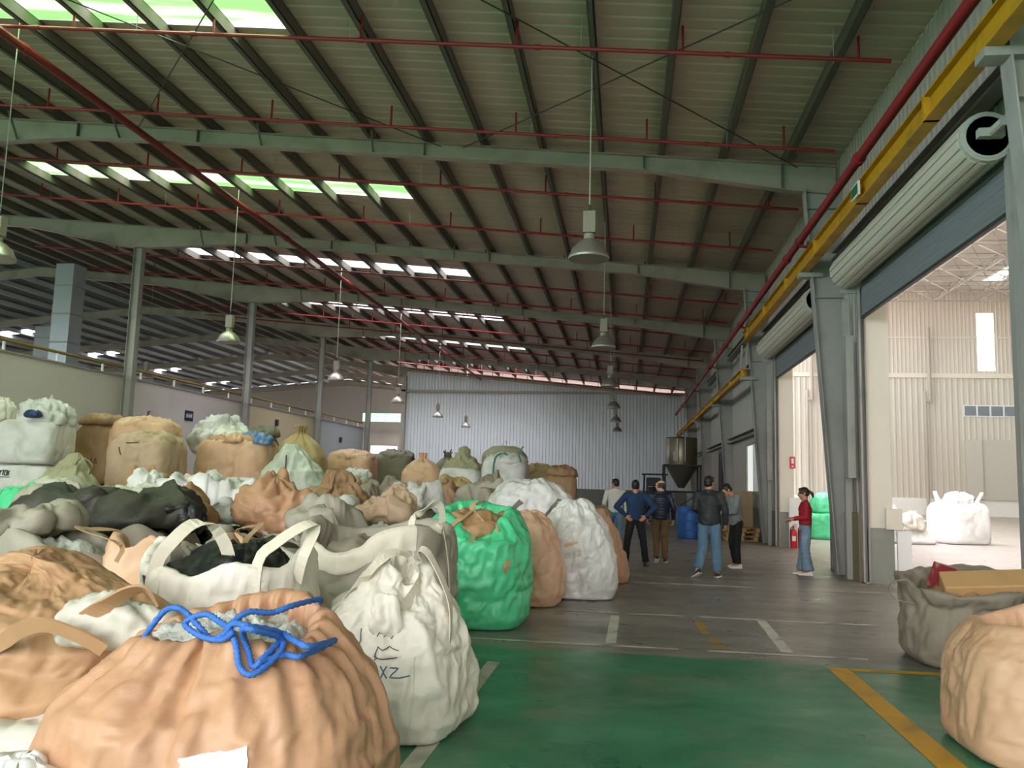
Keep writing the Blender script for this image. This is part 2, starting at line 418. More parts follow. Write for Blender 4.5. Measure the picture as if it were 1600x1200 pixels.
for i, yb in enumerate(bands):
    for (x0, x1), gm, side in (((SX0, SX1), G_SKY, 'near slope'), ((LX0, LX1), G_SKYFAR, 'slope beyond the ridge')):
        if side == 'near slope' and yb > 60: continue
        if side != 'near slope' and yb < 20: continue
        wn += 1
        V, F = ribbed(x0, x1, yb, yb+BW, lambda x: zs(x)+.004)
        roof_portal(x0, x1, yb)
        if gm is G_SKY and yb > 27: gm = G_SKYB
        o = link_mesh('window_%d' % wn, V, F, gm)
        tag(o, 'translucent roof light strip in the %s, %s from the camera end' % (side, ORD[i]), 'roof light', kind='structure')

# purlins run the length of the hall
def purlin(x, y0, y1, label, pm='purlin'):
    z = zr(x)+.005; s = 1 if x >= RX else -1; m = MB()
    a = x+.045 if x < .5 else x-.06
    m.box((a, y0, z), (a+.015, y1, z+.25)); m.box((x-.045, y0, z), (x+.06, y1, z+.014)); m.box((x-.045, y0, z+.236), (x+.06, y1, z+.25))
    c = x-.045 if x < .5 else x+.05
    m.box((c, y0, z), (c+.01, y1, z+.04))
    o = m.build('purlin_beam', M[pm]); tag(o, label, 'purlin', kind='structure')
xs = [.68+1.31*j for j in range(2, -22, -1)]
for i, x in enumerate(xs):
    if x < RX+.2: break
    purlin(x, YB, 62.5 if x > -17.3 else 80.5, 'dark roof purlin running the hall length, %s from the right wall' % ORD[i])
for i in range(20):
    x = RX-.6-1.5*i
    purlin(x, 8.0, 80.5, 'roof purlin beyond the ridge, %s from the ridge line' % ORD[i], 'purlin_lit')

# frames: sloping I-beams across the hall
DP = [(-60, .38), (-40, .36), (RX-.01, .40), (RX+.01, .40), (-21.5, .36), (-17.9, .78), (-17.4, .80), (-16.9, .78), (-13.2, .36), (-10, .32), (.3, .32), (3.3, .57), (4.3, .60)]
def dep(x): return float(np.interp(x, [a for a, b in DP], [b for a, b in DP]))
for i, y in enumerate(FR):
    m = MB(); X = [a for a, b in DP]
    if y > 63: X = [x for x in X if x <= -16.9]
    if y < 0: X = [x for x in X if x >= -21.5]
    for a, b in zip(X[:-1], X[1:]):
        ta, tb = zr(a), zr(b); ba, bb = ta-dep(a), tb-dep(b)
        m.prism([(a, ba), (b, bb), (b, tb), (a, ta)], 1, y-.006, y+.006)
        m.prism([(a, ta-.016), (b, tb-.016), (b, tb), (a, ta)], 1, y-.11, y+.11)
        m.prism([(a, ba-.016), (b, bb-.016), (b, bb), (a, ba)], 1, y-.11, y+.11)
    o = m.build('roof_beam', M['rafter']); tag(o, 'pale grey sloping roof beam across the hall, %s frame from the camera' % ORD[i], 'roof beam', kind='structure')
    for x in (-13.2, -10.1, -4.6, .3, 3.2):
        if y > 63 or y < 0: break
        st = MB(); d = dep(x); st.box((x-.012, y-.10, zr(x)-d), (x+.012, y-.007, zr(x)-.016)); st.box((x-.012, y+.007, zr(x)-d), (x+.012, y+.10, zr(x)-.016))
        st.build('stiffener_plate', M['purlin'], o)
    for x in (-14.8, -12.1, -8.5, -5.8):        # short knee braces from purlins to the lower flange
        if y > 63 or y < 0: break
        kb = MB(); kb.bar((x, y-.05, zr(x)-dep(x)+.03), (x+.1, y-.55, zr(x)+.02), .04, .04); kb.build('knee_brace', M['purlin'], o)

# columns
def icol(y, prof_in, xo, z1, m, name, label, fw=.26):
    """tapered I column, web square to the hall; prof_in: inner-flange x at height z"""
    b = MB(); zz = [0, 1.0, 5.2, z1]; P = [(prof_in(z), z) for z in zz]
    b.prism(P+[(xo, z1), (xo, 0)], 1, y-.007, y+.007)
    for (xa, za), (xb, zb) in zip(P[:-1], P[1:]):
        b.prism([(xa-.02, za), (xb-.02, zb), (xb, zb), (xa, za)], 1, y-fw/2, y+fw/2)
    b.box((xo, y-fw/2, 0), (xo+.02, y+fw/2, z1))
    for z in (5.6, 7.5): b.box((prof_in(z), y-fw/2+.02, z), (xo, y-.008, z+.015))
    o = b.build(name, m); tag(o, label, 'column', kind='structure'); return o
where = ['at the right edge of the near shutter', 'between the two shutter doors', 'just past the far shutter', 'past the lit window', 'beside the hopper', 'at the far corner']
for i, k in enumerate(range(-1, 5)):
    icol(17.54+9*k, lambda z: 4.19-.067*z, 4.40, 7.95, M['steel'], 'steel_column', 'grey tapered steel column of the right wall, %s' % where[i])
for i, y in enumerate(FR[2:9]):
    m = MB(); zt = zr(-17.4)-.8; cx = -17.2
    m.box((cx-.14, y-.006, 0), (cx+.14, y+.006, zt-.02)); m.box((cx-.155, y-.13, 0), (cx-.14, y+.13, zt-.02)); m.box((cx+.14, y-.13, 0), (cx+.155, y+.13, zt-.02))
    m.box((cx-.2, y-.16, zt-.02), (cx+.2, y+.16, zt))
    o = m.build('steel_column', M['steel']); tag(o, 'slender grey steel column standing against the low left wall, %s from the camera' % ORD[i], 'column', kind='structure')

# roof bracing rods
for a, b, lab in (((3.5, 17.4), (-5.3, 8.6), 'thin cross bracing rod under the roof, rising from the first right knee'),
                  ((-3.7, 17.4), (4.2, 9.4), 'thin cross bracing rod under the roof, leaning the other way above the near lamp'),
                  ((-4.2, 17.4), (-12.8, 8.6), 'thin cross bracing rod under the roof, left of the red pipe crossing'),
                  ((-11.6, 17.4), (-3.9, 8.6), 'thin cross bracing rod under the roof, near the left roof light')):
    o = MB().tube((a[0], a[1], zr(a[0])-.1), (b[0], b[1], zr(b[0])-.06), .012, 6).build('bracing_rod', M['dark']); tag(o, lab, 'bracing rod', kind='structure')

# ------------------------------------------------------------------ walls
def vribs(x0, x1, z0, z1, y, pitch=.25, depth=.035, top=None, axis='x', s=-1):
    """upright ribbed sheet; runs along x at depth y, or along y at x=y"""
    P = []; x = x0
    while x < x1-1e-6:
        for d, e in ((0, 0), (.13, 0), (.155, 1), (.215, 1)):
            if x+d*pitch/.25 < x1: P.append((x+d*pitch/.25, e))
        x += pitch
    P.append((x1, 0)); V = []; F = []
    for t, e in P:
        zt = top(t) if top else z1
        for z in (z0, zt): V.append((t, y+s*e*depth, z) if axis == 'x' else (y+s*e*depth, t, z))
    for i in range(len(P)-1): F.append((2*i, 2*i+2, 2*i+3, 2*i+1))
    return V, F
ftop = lambda x: zr(x)-dep(x)-.02
V, F = vribs(-17.0, 4.42, 1.25, 0, 62.30, top=lambda x: zr(x)-.35)
o = MB().add(V, F).box((-17.0, 62.32, 0), (4.42, 62.45, 1.3)).build('wall_back', M['farwall']); tag(o, 'silver ribbed steel sheet end wall', 'wall', kind='structure')
o = MB().box((-17.0, 62.1, 0), (4.42, 62.31, 1.25)).build('baseboard_back', M['plinth']); tag(o, 'dark concrete plinth under the silver end wall', 'plinth', kind='structure')
o = MB().box((-17.3, 61.98, 8.35), (4.4, 62.24, 8.50)).box((-17.3, 61.98, 0), (-16.98, 62.5, 9.6)).build('trim_1', M['cladding']); tag(o, 'grey edge trim and rail framing the silver end wall', 'trim', kind='structure')

# left wall with cap, and the open hall beyond it
for n, (y0, y1, mk, lb) in enumerate(((-8, 26.54, 'lwall', 'greenish grey panels of the low left wall nearest the camera'), (26.54, 35.54, 'lwall', 'grey panels of the low left wall carrying the small blue sign'),
                                      (35.54, 44.54, 'lwall2', 'yellowish panels of the low left wall behind the tied tan bag'), (44.54, 53.4, 'lwall3', 'bluish grey far panels of the low left wall'))):
    o = MB().box((-17.62, y0, 0), (-17.46, y1, 4.90)).build('wall_left' if n == 0 else 'wall_left_%d' % (n+1), M[mk]); tag(o, lb, 'wall', kind='structure')
o = MB().box((-17.66, -8, 4.90), (-17.42, 53.45, 4.95)).build('trim_2', M['steel']); tag(o, 'grey cap along the top of the low left wall', 'trim', kind='structure')
o = MB().prism([(-60, 0), (-17.0, 0), (-17.0, zr(-17)+.2), (RX, zr(RX)+.2), (-60, zr(-60)+.2)], 1, 80.55, 80.7).build('wall_far_left', M['cladding']); tag(o, 'grey end wall of the hall beyond the low left wall', 'wall', kind='structure')
for n, (x0, x1, z0, z1), g, lab in ((31, (-26.4, -22.2, 7.25, 8.1), G_GREENWIN, 'wide green-lit window high on the end wall left of the silver sheets'),
                                    (32, (-25.4, -22.7, 4.1, 4.8), G_WIN, 'bright low window opening left of the silver end wall')):
    wf = MB().box((x0-.08, 80.48, z0-.08), (x1+.08, 80.54, z1+.08)).build('window_%d' % n, M['steel']); tag(wf, lab, 'window', kind='structure')
    MB().box((x0, 80.44, z0), (x1, 80.475, z1)).build('pane', g, wf)
o = MB().box((-27.5, 80.2, 3.9), (-18, 80.44, 4.02)).box((-27.5, 80.2, 6.2), (-18, 80.44, 6.3)).build('trim_3', M['steel']); tag(o, 'grey rails across the end wall under its windows', 'trim', kind='structure')

# right wall: piers between the door openings and the sheet above
PIERS = [(-14, 1.4), (7.0, 9.85), (16.12, 18.5), (25.12, 62.4)]
b = MB()
for y0, y1 in PIERS: b.box((4.43, y0, 1.0), (4.84, y1, 5.75))
b.box((4.43, -14, 5.75), (4.84, 62.4, 8.75))
o = b.build('wall_right', M['cream']); tag(o, 'cream wall between the two halls with its door reveals', 'wall', kind='structure')
b = MB()
for y0, y1 in PIERS: b.box((4.40, y0, 0), (4.86, y1, 1.0))
o = b.build('baseboard_right', M['concrete']); tag(o, 'bare concrete kerb under the wall between the two halls', 'kerb', kind='structure')
b = MB()
b.add(*vribs(-14, 62.3, 5.9, 8.62, 4.425, axis='y', pitch=.2, depth=.03))
for y0, y1 in PIERS:
    b.add(*vribs(y0+(.55 if y0 > 0 else 0), y1-(.4 if y1 < 60 else 0), 1.0, 5.9, 4.425, axis='y', pitch=.2, depth=.03))
o = b.build('wall_right_cladding', M['cladding']); tag(o, 'grey ribbed sheet lining the inside of the right wall', 'wall', kind='structure')
# girts between the columns
g = 0
for k, zl in ((-1, (6.35,)), (0, (6.35,)), (1, (3.45, 5.75, 6.95)), (2, (3.45, 5.75, 6.95)), (3, (3.45, 5.75)), (4, (3.45, 5.75))):
    for z in zl:
        y0 = 17.54+9*k+.16; y1 = y0+8.68; b = MB()
        if y1 > 62: y1 = 61.9
        b.box((4.15, y0, z), (4.39, y1, z+.014)); b.box((4.15, y0, z+.17), (4.39, y1, z+.184)); b.box((4.37, y0, z), (4.385, y1, z+.184)); b.box((4.15, y0, z+.014), (4.163, y1, z+.04))
        g += 1
        o = b.build('girt_beam', M['steel']); tag(o, 'grey horizontal wall girt, %s of the right wall counting away from the camera and up' % ORD[g-1], 'girt', kind='structure')

# lit window in the right wall past the far shutter
y0, y1, z0, z1 = 27.75, 30.9, 1.55, 3.15
b = MB().box((4.30, y0-.1, z0-.1), (4.385, y1+.1, z0)).box((4.30, y0-.1, z1), (4.385, y1+.1, z1+.1)).box((4.30, y0-.1, z0), (4.385, y0, z1)).box((4.30, y1, z0), (4.385, y1+.1, z1)).box((4.31, 29.3, z0), (4.385, 29.38, z1))
wf = b.build('window_33', M['steel']); tag(wf, 'lit window with pale blinds in the right wall past the far shutter', 'window', kind='structure')
MB().box((4.35, y0, z0), (4.37, 29.3, z1)).box((4.35, 29.38, z0), (4.37, y1, z1)).build('pane', glow('window_blind_light', '#e9ece8', .55), wf)
b = MB()
for k in range(9): b.tube((4.335, y0+.06+.17*k, z0), (4.335, y0+.06+.17*k, z1), .045, 6)
b.build('blind', M['white'], wf)
for yy, lab in ((37.2, 'dark window frame high behind the hopper side'), (39.6, 'second dark window frame beside the hopper')):
    b = MB().box((4.33, yy-.7, 1.5), (4.385, yy-.62, 3.2)).box((4.33, yy+.62, 1.5), (4.385, yy+.7, 3.2)).box((4.33, yy-.7, 3.2), (4.385, yy+.7, 3.3)).box((4.33, yy-.7, 1.42), (4.385, yy+.7, 1.5))
    wf = b.build('window_%d' % (34 if yy < 38 else 35), M['dark']); tag(wf, lab, 'window', kind='structure')
    MB().box((4.36, yy-.62, 1.5), (4.375, yy+.62, 3.2)).build('pane', M['dark'], wf)

# ------------------------------------------------------------------ neighbouring hall seen through the doors
HY = 68.0
b = MB(); b.add(*vribs(4.9, 45, 1.25, 10.6, HY, pitch=.42, depth=.05)); b.add(*vribs(4.9, 27.0, 10.95, 17.6, HY, pitch=.3, depth=.03)); b.add(*vribs(28.25, 45, 10.95, 17.6, HY, pitch=.3, depth=.03))
b.add(*vribs(27.0, 28.25, 10.95, 11.2, HY, pitch=.3, depth=.03)); b.add(*vribs(27.0, 28.25, 15.75, 17.6, HY, pitch=.3, depth=.03))
o = b.build('wall_hall_back', M['hallwall']); tag(o, 'beige ribbed back wall of the neighbouring hall', 'wall', kind='structure')
o = MB().box((4.9, HY-.12, 0), (45, HY+.1, 1.25)).build('baseboard_hall', M['white']); tag(o, 'white painted base of the neighbouring hall wall', 'base wall', kind='structure')
o = MB().box((4.9, HY-.16, 10.6), (45, HY+.02, 10.95)).box((4.9, HY-.08, 13.75), (45, HY, 13.83)).build('trim_4', M['cream']); tag(o, 'pale horizontal rail across the neighbouring hall wall', 'trim', kind='structure')
o = MB().box((27.0, HY+.02, 11.2), (28.25, HY+.06, 15.75)).build('window_36', G_WIN); tag(o, 'tall glaring window high on the neighbouring hall wall', 'window', kind='structure')
for n, (xa, xb, nn) in ((37, (25.8, 29.65, 4)), (38, (18.6, 20.35, 2))):
    b = MB().box((xa, HY-.1, 7.6), (xb, HY-.06, 8.5)); wf = b.build('window_%d' % n, M['white'])
    tag(wf, 'row of grey window panes in the neighbouring hall wall' if n == 37 else 'window half hidden by the cream door reveal', 'window', kind='structure')
    w_ = (xb-xa)/nn
    for k in range(nn): MB().box((xa+w_*k+.07, HY-.13, 7.68), (xa+w_*(k+1)-.07, HY-.10, 8.42)).build('pane', mat('window_glass_grey', '#7d8790', .25, var=.25, scale=1.5), wf)
o = MB().box((25.75, HY-.45, 1.3), (26.9, HY-.07, 5.8)).box((26.9, HY-.24, 1.25), (29.5, HY-.07, 5.85)).build('door_1', M['hallwall2']); tag(o, 'pale grey sliding door panel in the neighbouring hall wall', 'door', kind='structure')
for i, (x, lab) in enumerate(((22.9, 'grey upright pipe on the hall wall seen through the near door'), (14.1, 'grey upright pipe on the hall wall seen through the far door'))):
    b = MB().tube((x, HY-.45, 0), (x, HY-.45, 9.5), .12, 10).tube((x+.35, HY-.45, 8.6), (x+.35, HY-.45, 14.5), .13, 10).tube((x, HY-.45, 8.75), (x+.35, HY-.45, 8.75), .16, 10)
    tag(by_angle(b.build('drain_pipe', M['cladding'])), lab, 'pipe')
HZ = 17.6
o = MB().box((45.0, -10.3, 0), (45.3, HY+.1, HZ)).build('wall_hall_right_blocker', M['hallwall']); tag(o, 'far side wall of the neighbouring hall', 'wall', kind='structure')  # out of view, added to keep outdoor light from flooding the hall
o = MB().box((4.84, -10.3, 0), (45, -10.0, HZ)).build('wall_hall_front_blocker', M['hallwall']); tag(o, 'front end wall of the neighbouring hall', 'wall', kind='structure')  # out of view, added against the bright sky behind the camera
b = MB().box((4.9, -10, HZ), (45, HY+.1, HZ+.1)); o = b.build('ceiling_hall', M['hallwall']); tag(o, 'pale roof of the neighbouring hall', 'roof', kind='structure')
n = 40
for x in (9, 15, 21, 27, 33, 39):
    o = MB().box((x-.6, 2, HZ-.06), (x+.6, HY-3, HZ-.02)).build('window_%d' % n, G_HALL); n += 1
    tag(o, 'bright roof light strip of the neighbouring hall, %s from the shared wall' % ORD[n-41], 'roof light', kind='structure')
b = MB(); p = 3.0
nx, ny = 11, 18
top = lambda i, j: (6+p*i, 14.5+p*j, HZ-.25); bot = lambda i, j: (7.5+p*i, 16+p*j, HZ-1.75)
for i in range(nx):
    for j in range(ny):
        if i < nx-1: b.tube(top(i, j), top(i+1, j), .04, 5, caps=False)
        if j < ny-1: b.tube(top(i, j), top(i, j+1), .04, 5, caps=False)
        if i < nx-1 and j < ny-1:
            for a in ((0, 0), (1, 0), (0, 1), (1, 1)): b.tube(bot(i, j), top(i+a[0], j+a[1]), .033, 5, caps=False)
            if i < nx-2: b.tube(bot(i, j), bot(i+1, j), .05, 5, caps=False)
            if j < ny-2: b.tube(bot(i, j), bot(i, j+1), .05, 5, caps=False)
o = b.build('ceiling_space_frame', M['steel']); tag(o, 'grey tubular space frame under the neighbouring hall roof', 'roof truss', kind='structure')

for sz, szy, lc, rt in ((36, 9, (-8, -8.2, 4.5), (math.pi/2, 0, math.pi)), (80, 10, (-60.1, 40, 5), (math.pi/2, 0, math.pi/2))):
    o, l = portal(0, 0, 0, 0, 0); l.size = sz; l.size_y = szy; o.location = lc; o.rotation_euler = rt
# ------------------------------------------------------------------ sprinkler pipes
def zb(x): return zr(x)-.27
for i in range(15):
    y = 12.6+3.46*i
    if any(abs(y-f) < .16 for f in FR): y += .35
    if i == 8: y += .5
    if y > 61.8: break
    t = thing('sprinkler_pipe', 'thin red sprinkler pipe crossing under the roof, %s from the camera' % ORD[i], 'pipe', (3.9, y, zb(3.9)), 'red sprinkler branch pipes')
    xl = -16.5 if y > 45 else -24.0
    b = MB(); b.tube((xl, y, zb(xl)), (3.93, y, zb(3.93)), .034, 8)
    for x in np.arange(xl+1.5, 3.8, 3.0): b.tube((x-.05, y, zb(x-.05)), (x+.05, y, zb(x+.05)), .045, 8)
    by_angle(b.build('pipe_run', M['red'], t))
    off = [.9, -.3, .4, -.8, .2][i % 5]
    for x in np.arange(3.1+off*.4, xl+1, -2.65):
        h = .20 if x > 3 else .27
        r = MB().tube((x, y, zb(x)), (x, y, zb(x)+h+.18), .022, 6).build('sprinkler_riser', M['red'], t)
    if y < 99:
        for x in np.arange(2.2+off, xl+1, -3.9): MB().tube((x, y+.035, zb(x)-.05), (x, y+.035, zr(x)+.27), .006, 5).build('hanger_rod', M['rod'], t)
b = MB(); b.tube((-11.1, -2.5, zr(-11.1)-.44), (-11.1, 61.9, zr(-11.1)-.44), .085, 10)
for y in np.arange(1, 61, 6.0): b.tube((-11.1, y, zr(-11.1)-.44), (-11.1, y+.12, zr(-11.1)-.44), .105, 10)
tag(by_angle(b.build('sprinkler_main_pipe', M['darkred'])), 'dark red main pipe running lengthwise under the left roof beams', 'pipe')
t = thing('fire_main_pipe', 'bright red main pipe running along the right wall above the yellow beam', 'pipe', (3.5, 7.0, 6.75))
b = MB(); b.tube((3.5, -2.5, 6.75), (3.5, 60.5, 6.75), .075, 12)
for y in np.arange(1.2, 60, 5.8): b.tube((3.5, y, 6.75), (3.5, y+.14, 6.75), .1, 12)
by_angle(b.build('pipe_run', M['red'], t))
for k in range(-1, 5):
    y = 17.54+9*k-.25
    MB().bar((3.5, y, 6.66), (3.76, y, 6.62), .05, .05).tube((3.5, y-.03, 6.75), (3.5, y+.03, 6.75), .095, 12).build('pipe_bracket', M['darkred'], t)

# ------------------------------------------------------------------ yellow runway beams on the right columns
def runway(name, label, x, z0, z1, y0, y1):
    t = thing(name, label, 'beam', (x, y0, z0)); b = MB()
    b.box((x-.09, y0, z1-.02), (x+.09, y1, z1)); b.box((x-.09, y0, z0), (x+.09, y1, z0+.02)); b.box((x-.012, y0, z0+.02), (x+.012, y1, z1-.02))
    for y in np.arange(y0+.15, y1, 3.0): b.box((x-.095, y, z0), (x+.095, y+.06, z1))
    b.build('beam', M['yellow'], t)
    for k in range(-1, 5):
        y = 17.54+9*k
        if y0 <= y <= y1: MB().box((x-.1, y-.12, z0-.10), (3.98, y+.12, z0-.005)).build('bracket', M['steel'], t)
runway('runway_beam', 'long yellow crane rail beam on the right wall near the camera', 3.62, 6.14, 6.46, -2.0, 26.2)
runway('runway_beam', 'lower yellow rail beam running on along the far right wall', 3.62, 5.12, 5.36, 26.35, 61.5)
b = MB()
for x in (3.55, 3.7): b.bar((x, 26.32, 6.1), (x+.02, 26.9, 5.36), .05, .05)
tag(b.build('support_strut', M['rod']), 'pale slanting struts joining the upper and the lower yellow beam', 'strut')
t = thing('exit_sign', 'small green exit sign hanging on the near yellow beam', 'sign', (3.50, 13.1, 6.2))
MB().box((3.49, 12.9, 6.2), (3.52, 13.3, 6.42)).build('frame', M['white'], t)
MB().box((3.484, 12.93, 6.23), (3.489, 13.27, 6.39)).build('sign_face', mat('exit_sign_green', '#1f6b3c', .5), t)

# ------------------------------------------------------------------ roller shutters
def shutter(y0, y1, zbot, label, endlab):
    t = thing('roller_shutter', label, 'roller shutter', (4.2, y0, zbot)); cx, cz, r = 4.10, 5.78, .31
    n = 15; poly = []
    for k in range(n):
        a = 2*math.pi*k/n
        for da, rr in ((-.17, r-.004), (0, r), (.17, r-.004), (.18, r-.024), (.235, r-.024)): poly.append((cx+rr*math.cos(a+da), cz+rr*math.sin(a+da)))
    MB().prism(poly, 1, y0+.05, y1-.05).build('rolled_curtain', M['shutter'], t)
    b = MB(); ring = MB()
    for rr in (.30, .27, .24): ring.tube((cx, y0-.03-.01*(rr < .29), cz), (cx, y0+.06, cz), rr, 20)
    ring.build('end_ring', M['rod'], t, part_label='pale layered end of the roll')
    MB().tube((cx, y0-.04, cz), (cx, y0-.03, cz), .19, 18).build('end_disc', M['dark'], t)
    a = MB().tube((cx, y0-.45, cz), (cx, y0+.02, cz), .05, 10).bar((cx, y0-.25, cz), (4.38, y0-.3, cz+.35), .06, .05).box((cx-.14, y0-.16, cz-.05), (cx+.14, y0-.06, cz+.05)); a.build('axle', M['rod'], t)
    cur = MB(); z = zbot; prof = []
    while z < cz-.02:
        prof += [(4.395, z), (4.385, z+.018), (4.385, z+.055), (4.395, z+.075)]; z += .08
    V = []; F = []
    for x, zz in prof: V += [(x-.03, y0+.08, zz), (x-.03, y1-.08, zz)]
    for i in range(len(prof)-1): F.append((2*i, 2*i+1, 2*i+3, 2*i+2))
    k = len(V)
    for x, zz in prof: V += [(x-.015, y0+.08, zz), (x-.015, y1-.08, zz)]
    for i in range(len(prof)-1): F.append((k+2*i, k+2*i+2, k+2*i+3, k+2*i+1))
    F += [(0, k, k+1, 1), (2*len(prof)-2, 2*len(prof)-1, k+2*len(prof)-1, k+2*len(prof)-2)]
    cur.add(V, F); cur.build('curtain', M['curtain'], t)
    MB().box((4.34, y0+.08, zbot-.05), (4.40, y1-.08, zbot)).build('bottom_rail', M['dark'], t)
    for yy, s in ((y0, 1), (y1, -1)):
        near_ = s > 0
        MB().box((4.30, yy-.06*(s < 0)-.06*(s > 0), 0), (4.42, yy+.06, .02)).box((4.30, yy-.06, 0), (4.335, yy+.06, 5.6)).box((4.33, yy-s*.06-.012, 0), (4.42, yy-s*.06+.012, 5.6)).box((4.40, yy-.06, 0), (4.425, yy+.06, 5.6)).build('guide_rail', M['steel'], t)
        if not near_: MB().box((4.0, yy-.02-s*.08, cz-.38), (4.39, yy+.02-s*.08, cz+.35)).build('end_bracket', M['dark'] if s > 0 else M['steel'], t)
    MB().box((4.12, y1+.16, 1.9), (4.26, y1+.36, 4.6)).build('control_channel', M['steel'], t)
shutter(9.85, 16.12, 4.93, 'half raised roller shutter over the near doorway, its roll end facing the camera', '')
shutter(18.5, 25.12, 4.93, 'raised roller shutter over the far doorway behind the big column', '')
o = MB().box((4.27, 16.25, 0), (4.33, 17.25, 1.25)).build('weathered_board', mat('weathered_board', '#8b7d66', .8, var=.2, scale=3, stretch=(1, 1, .3))); tag(o, 'brownish board leaning beside the big column at the near doorway', 'board')
for y, lab in ((16.75, 'tall grey steel post standing between big column and near doorway'), (25.6, 'tall grey steel post standing beside the far doorway')):
    b = MB().box((4.17, y-.06, 0), (4.185, y+.06, 5.4)).box((4.185, y-.06, 0), (4.27, y-.045, 5.4)).box((4.185, y+.045, 0), (4.27, y+.06, 5.4))
    tag(b.build('steel_post', M['steel']), lab, 'post')
o = MB().box((4.70, 16.02, .98), (4.98, 16.10, 1.36)).box((4.74, 16.012, 1.02), (4.80, 16.02, 1.07)).build('electric_box', M['cream']); tag(o, 'beige electric box on the reveal of the near doorway', 'electric box')
o = MB().box((4.88, 16.0, .0), (5.12, 16.06, .96)).build('white_board', M['white']); tag(o, 'white board standing on the floor under the beige electric box', 'board')
o = MB().box((4.66, 24.96, .0), (4.99, 25.02, 1.42)).build('white_board', M['white']); tag(o, 'tall white board behind the red fire extinguishers', 'board')
o = MB().box((5.05, 25.5, .0), (5.32, 25.56, 1.38)).build('white_board', M['white']); tag(o, 'second white board standing behind the woman in red', 'board')
t = thing('fire_sign', 'small red fire sign with white symbol on the far door reveal', 'sign', (4.80, 25.1, 2.3))
MB().box((4.72, 25.09, 2.26), (4.88, 25.11, 2.60)).build('sign_face', mat('sign_red', '#d8434a', .5), t)
MB().box((4.765, 25.083, 2.40), (4.835, 25.089, 2.55)).box((4.77, 25.083, 2.30), (4.83, 25.089, 2.34)).build('symbol', M['white'], t)
def extinguisher(x, y, label):
    t = thing('fire_extinguisher', label, 'fire extinguisher', (x, y, 0), 'fire extinguishers')
    by_angle(MB().lathe((x, y, 0), [(.085, 0), (.09, .02), (.09, .44), (.075, .50), (.035, .54), (.03, .57)], 18).build('cylinder', mat('extinguisher_red', '#d02c3a', .35, var=.05), t))
    MB().tube((x, y, .56), (x, y, .62), .025, 8).bar((x-.02, y, .63), (x+.1, y-.02, .67), .025, .015).bar((x-.02, y, .60), (x+.1, y-.02, .60), .025, .012).build('valve', M['dark'], t)
    MB().path([(x-.02, y-.02, .6), (x-.09, y-.06, .56), (x-.1, y-.08, .4), (x-.09, y-.07, .25)], .012, 6).build('hose', M['black'], t)
    MB().box((x-.05, y-.093, .2), (x+.05, y-.088, .34)).build('instruction_label', M['white'], t)
extinguisher(4.74, 24.78, 'red fire extinguisher before the white board, left of two')
extinguisher(4.95, 24.74, 'red fire extinguisher before the white board, nearer to the woman in red')
extinguisher(24.2, 62.0, 'lone red fire extinguisher at the white base wall far in the next hall')

# ------------------------------------------------------------------ high-bay lamps
def lamp(x, y, z, label, group, first=[None]):
    if first[0] is None:
        t = thing('high_bay_lamp', label, 'lamp', (x, y, z), group)
        by_angle(MB().lathe((x, y, z-.3), [(.33, 0), (.34, .02), (.325, .06), (.26, .2), (.15, .3), (.075, .34), (.07, .345), (.14, .29), (.25, .19), (.31, .06), (.325, 0.01)], 28).build('shade', M['alu'], t), 50)
        by_angle(MB().lathe((x, y, z-.3), [(.03, .3), (.06, .24), (.07, .16), (.05, .1), (.01, .08)], 14).build('bulb', glow('frosted_bulb', '#dfe6f2', .08), t))
        by_angle(MB().lathe((x, y, z), [(.075, .02), (.09, .04), (.09, .12), (.06, .14)], 16).build('neck', M['putty'], t))
        MB().box((x-.1, y-.08, z+.14), (x+.1, y+.08, z+.5)).build('gear_box', M['putty'], t)
        MB().tube((x, y, z+.5), (x, y, z+.62), .02, 8).build('hook', M['dark'], t)
        first[0] = t; c = t
    else:
        c = copy_tree(first[0]); c.location = (x, y, z); c['label'] = label; c['group'] = group
    top = zr(x)+.26
    MB().tube((x, y, z+.6), (x, y, top), .011, 6).build('suspension_cable', M['rod'], c)
lab = ['largest and nearest hanging lamp, high before the dark roof', 'second hanging lamp of the right row, below the nearest one', 'third hanging lamp of the right row, just above the silver wall',
       'fourth hanging lamp of the right row, before the top of the silver wall', 'fifth hanging lamp of the right row, small before the silver wall', 'last and lowest hanging lamp of the right row before the silver wall']
for k in range(6): lamp(-.65, 13.3+9*k, 5.62, lab[k], 'right row of hanging lamps')
lab = ['large hanging lamp cut by the left picture edge', 'hanging lamp just left of the second slender column', 'dim hanging lamp before the far roof right of the third slender column',
       'hanging lamp at the left edge of the silver wall', 'hanging lamp before the left part of the silver wall', 'small hanging lamp low before the silver wall above the tied white bag']
for k in range(6): lamp(-11.45, 13.3+9*k, 5.72, lab[k], 'left row of hanging lamps')
for x, y, lb in ((-22.5, 36, 'far lamp over the hall beyond the low wall'), (-22.5, 58.5, 'farthest lamp before the window left of the silver wall')): lamp(x, y, 6.3, lb, 'lamps of the hall beyond')

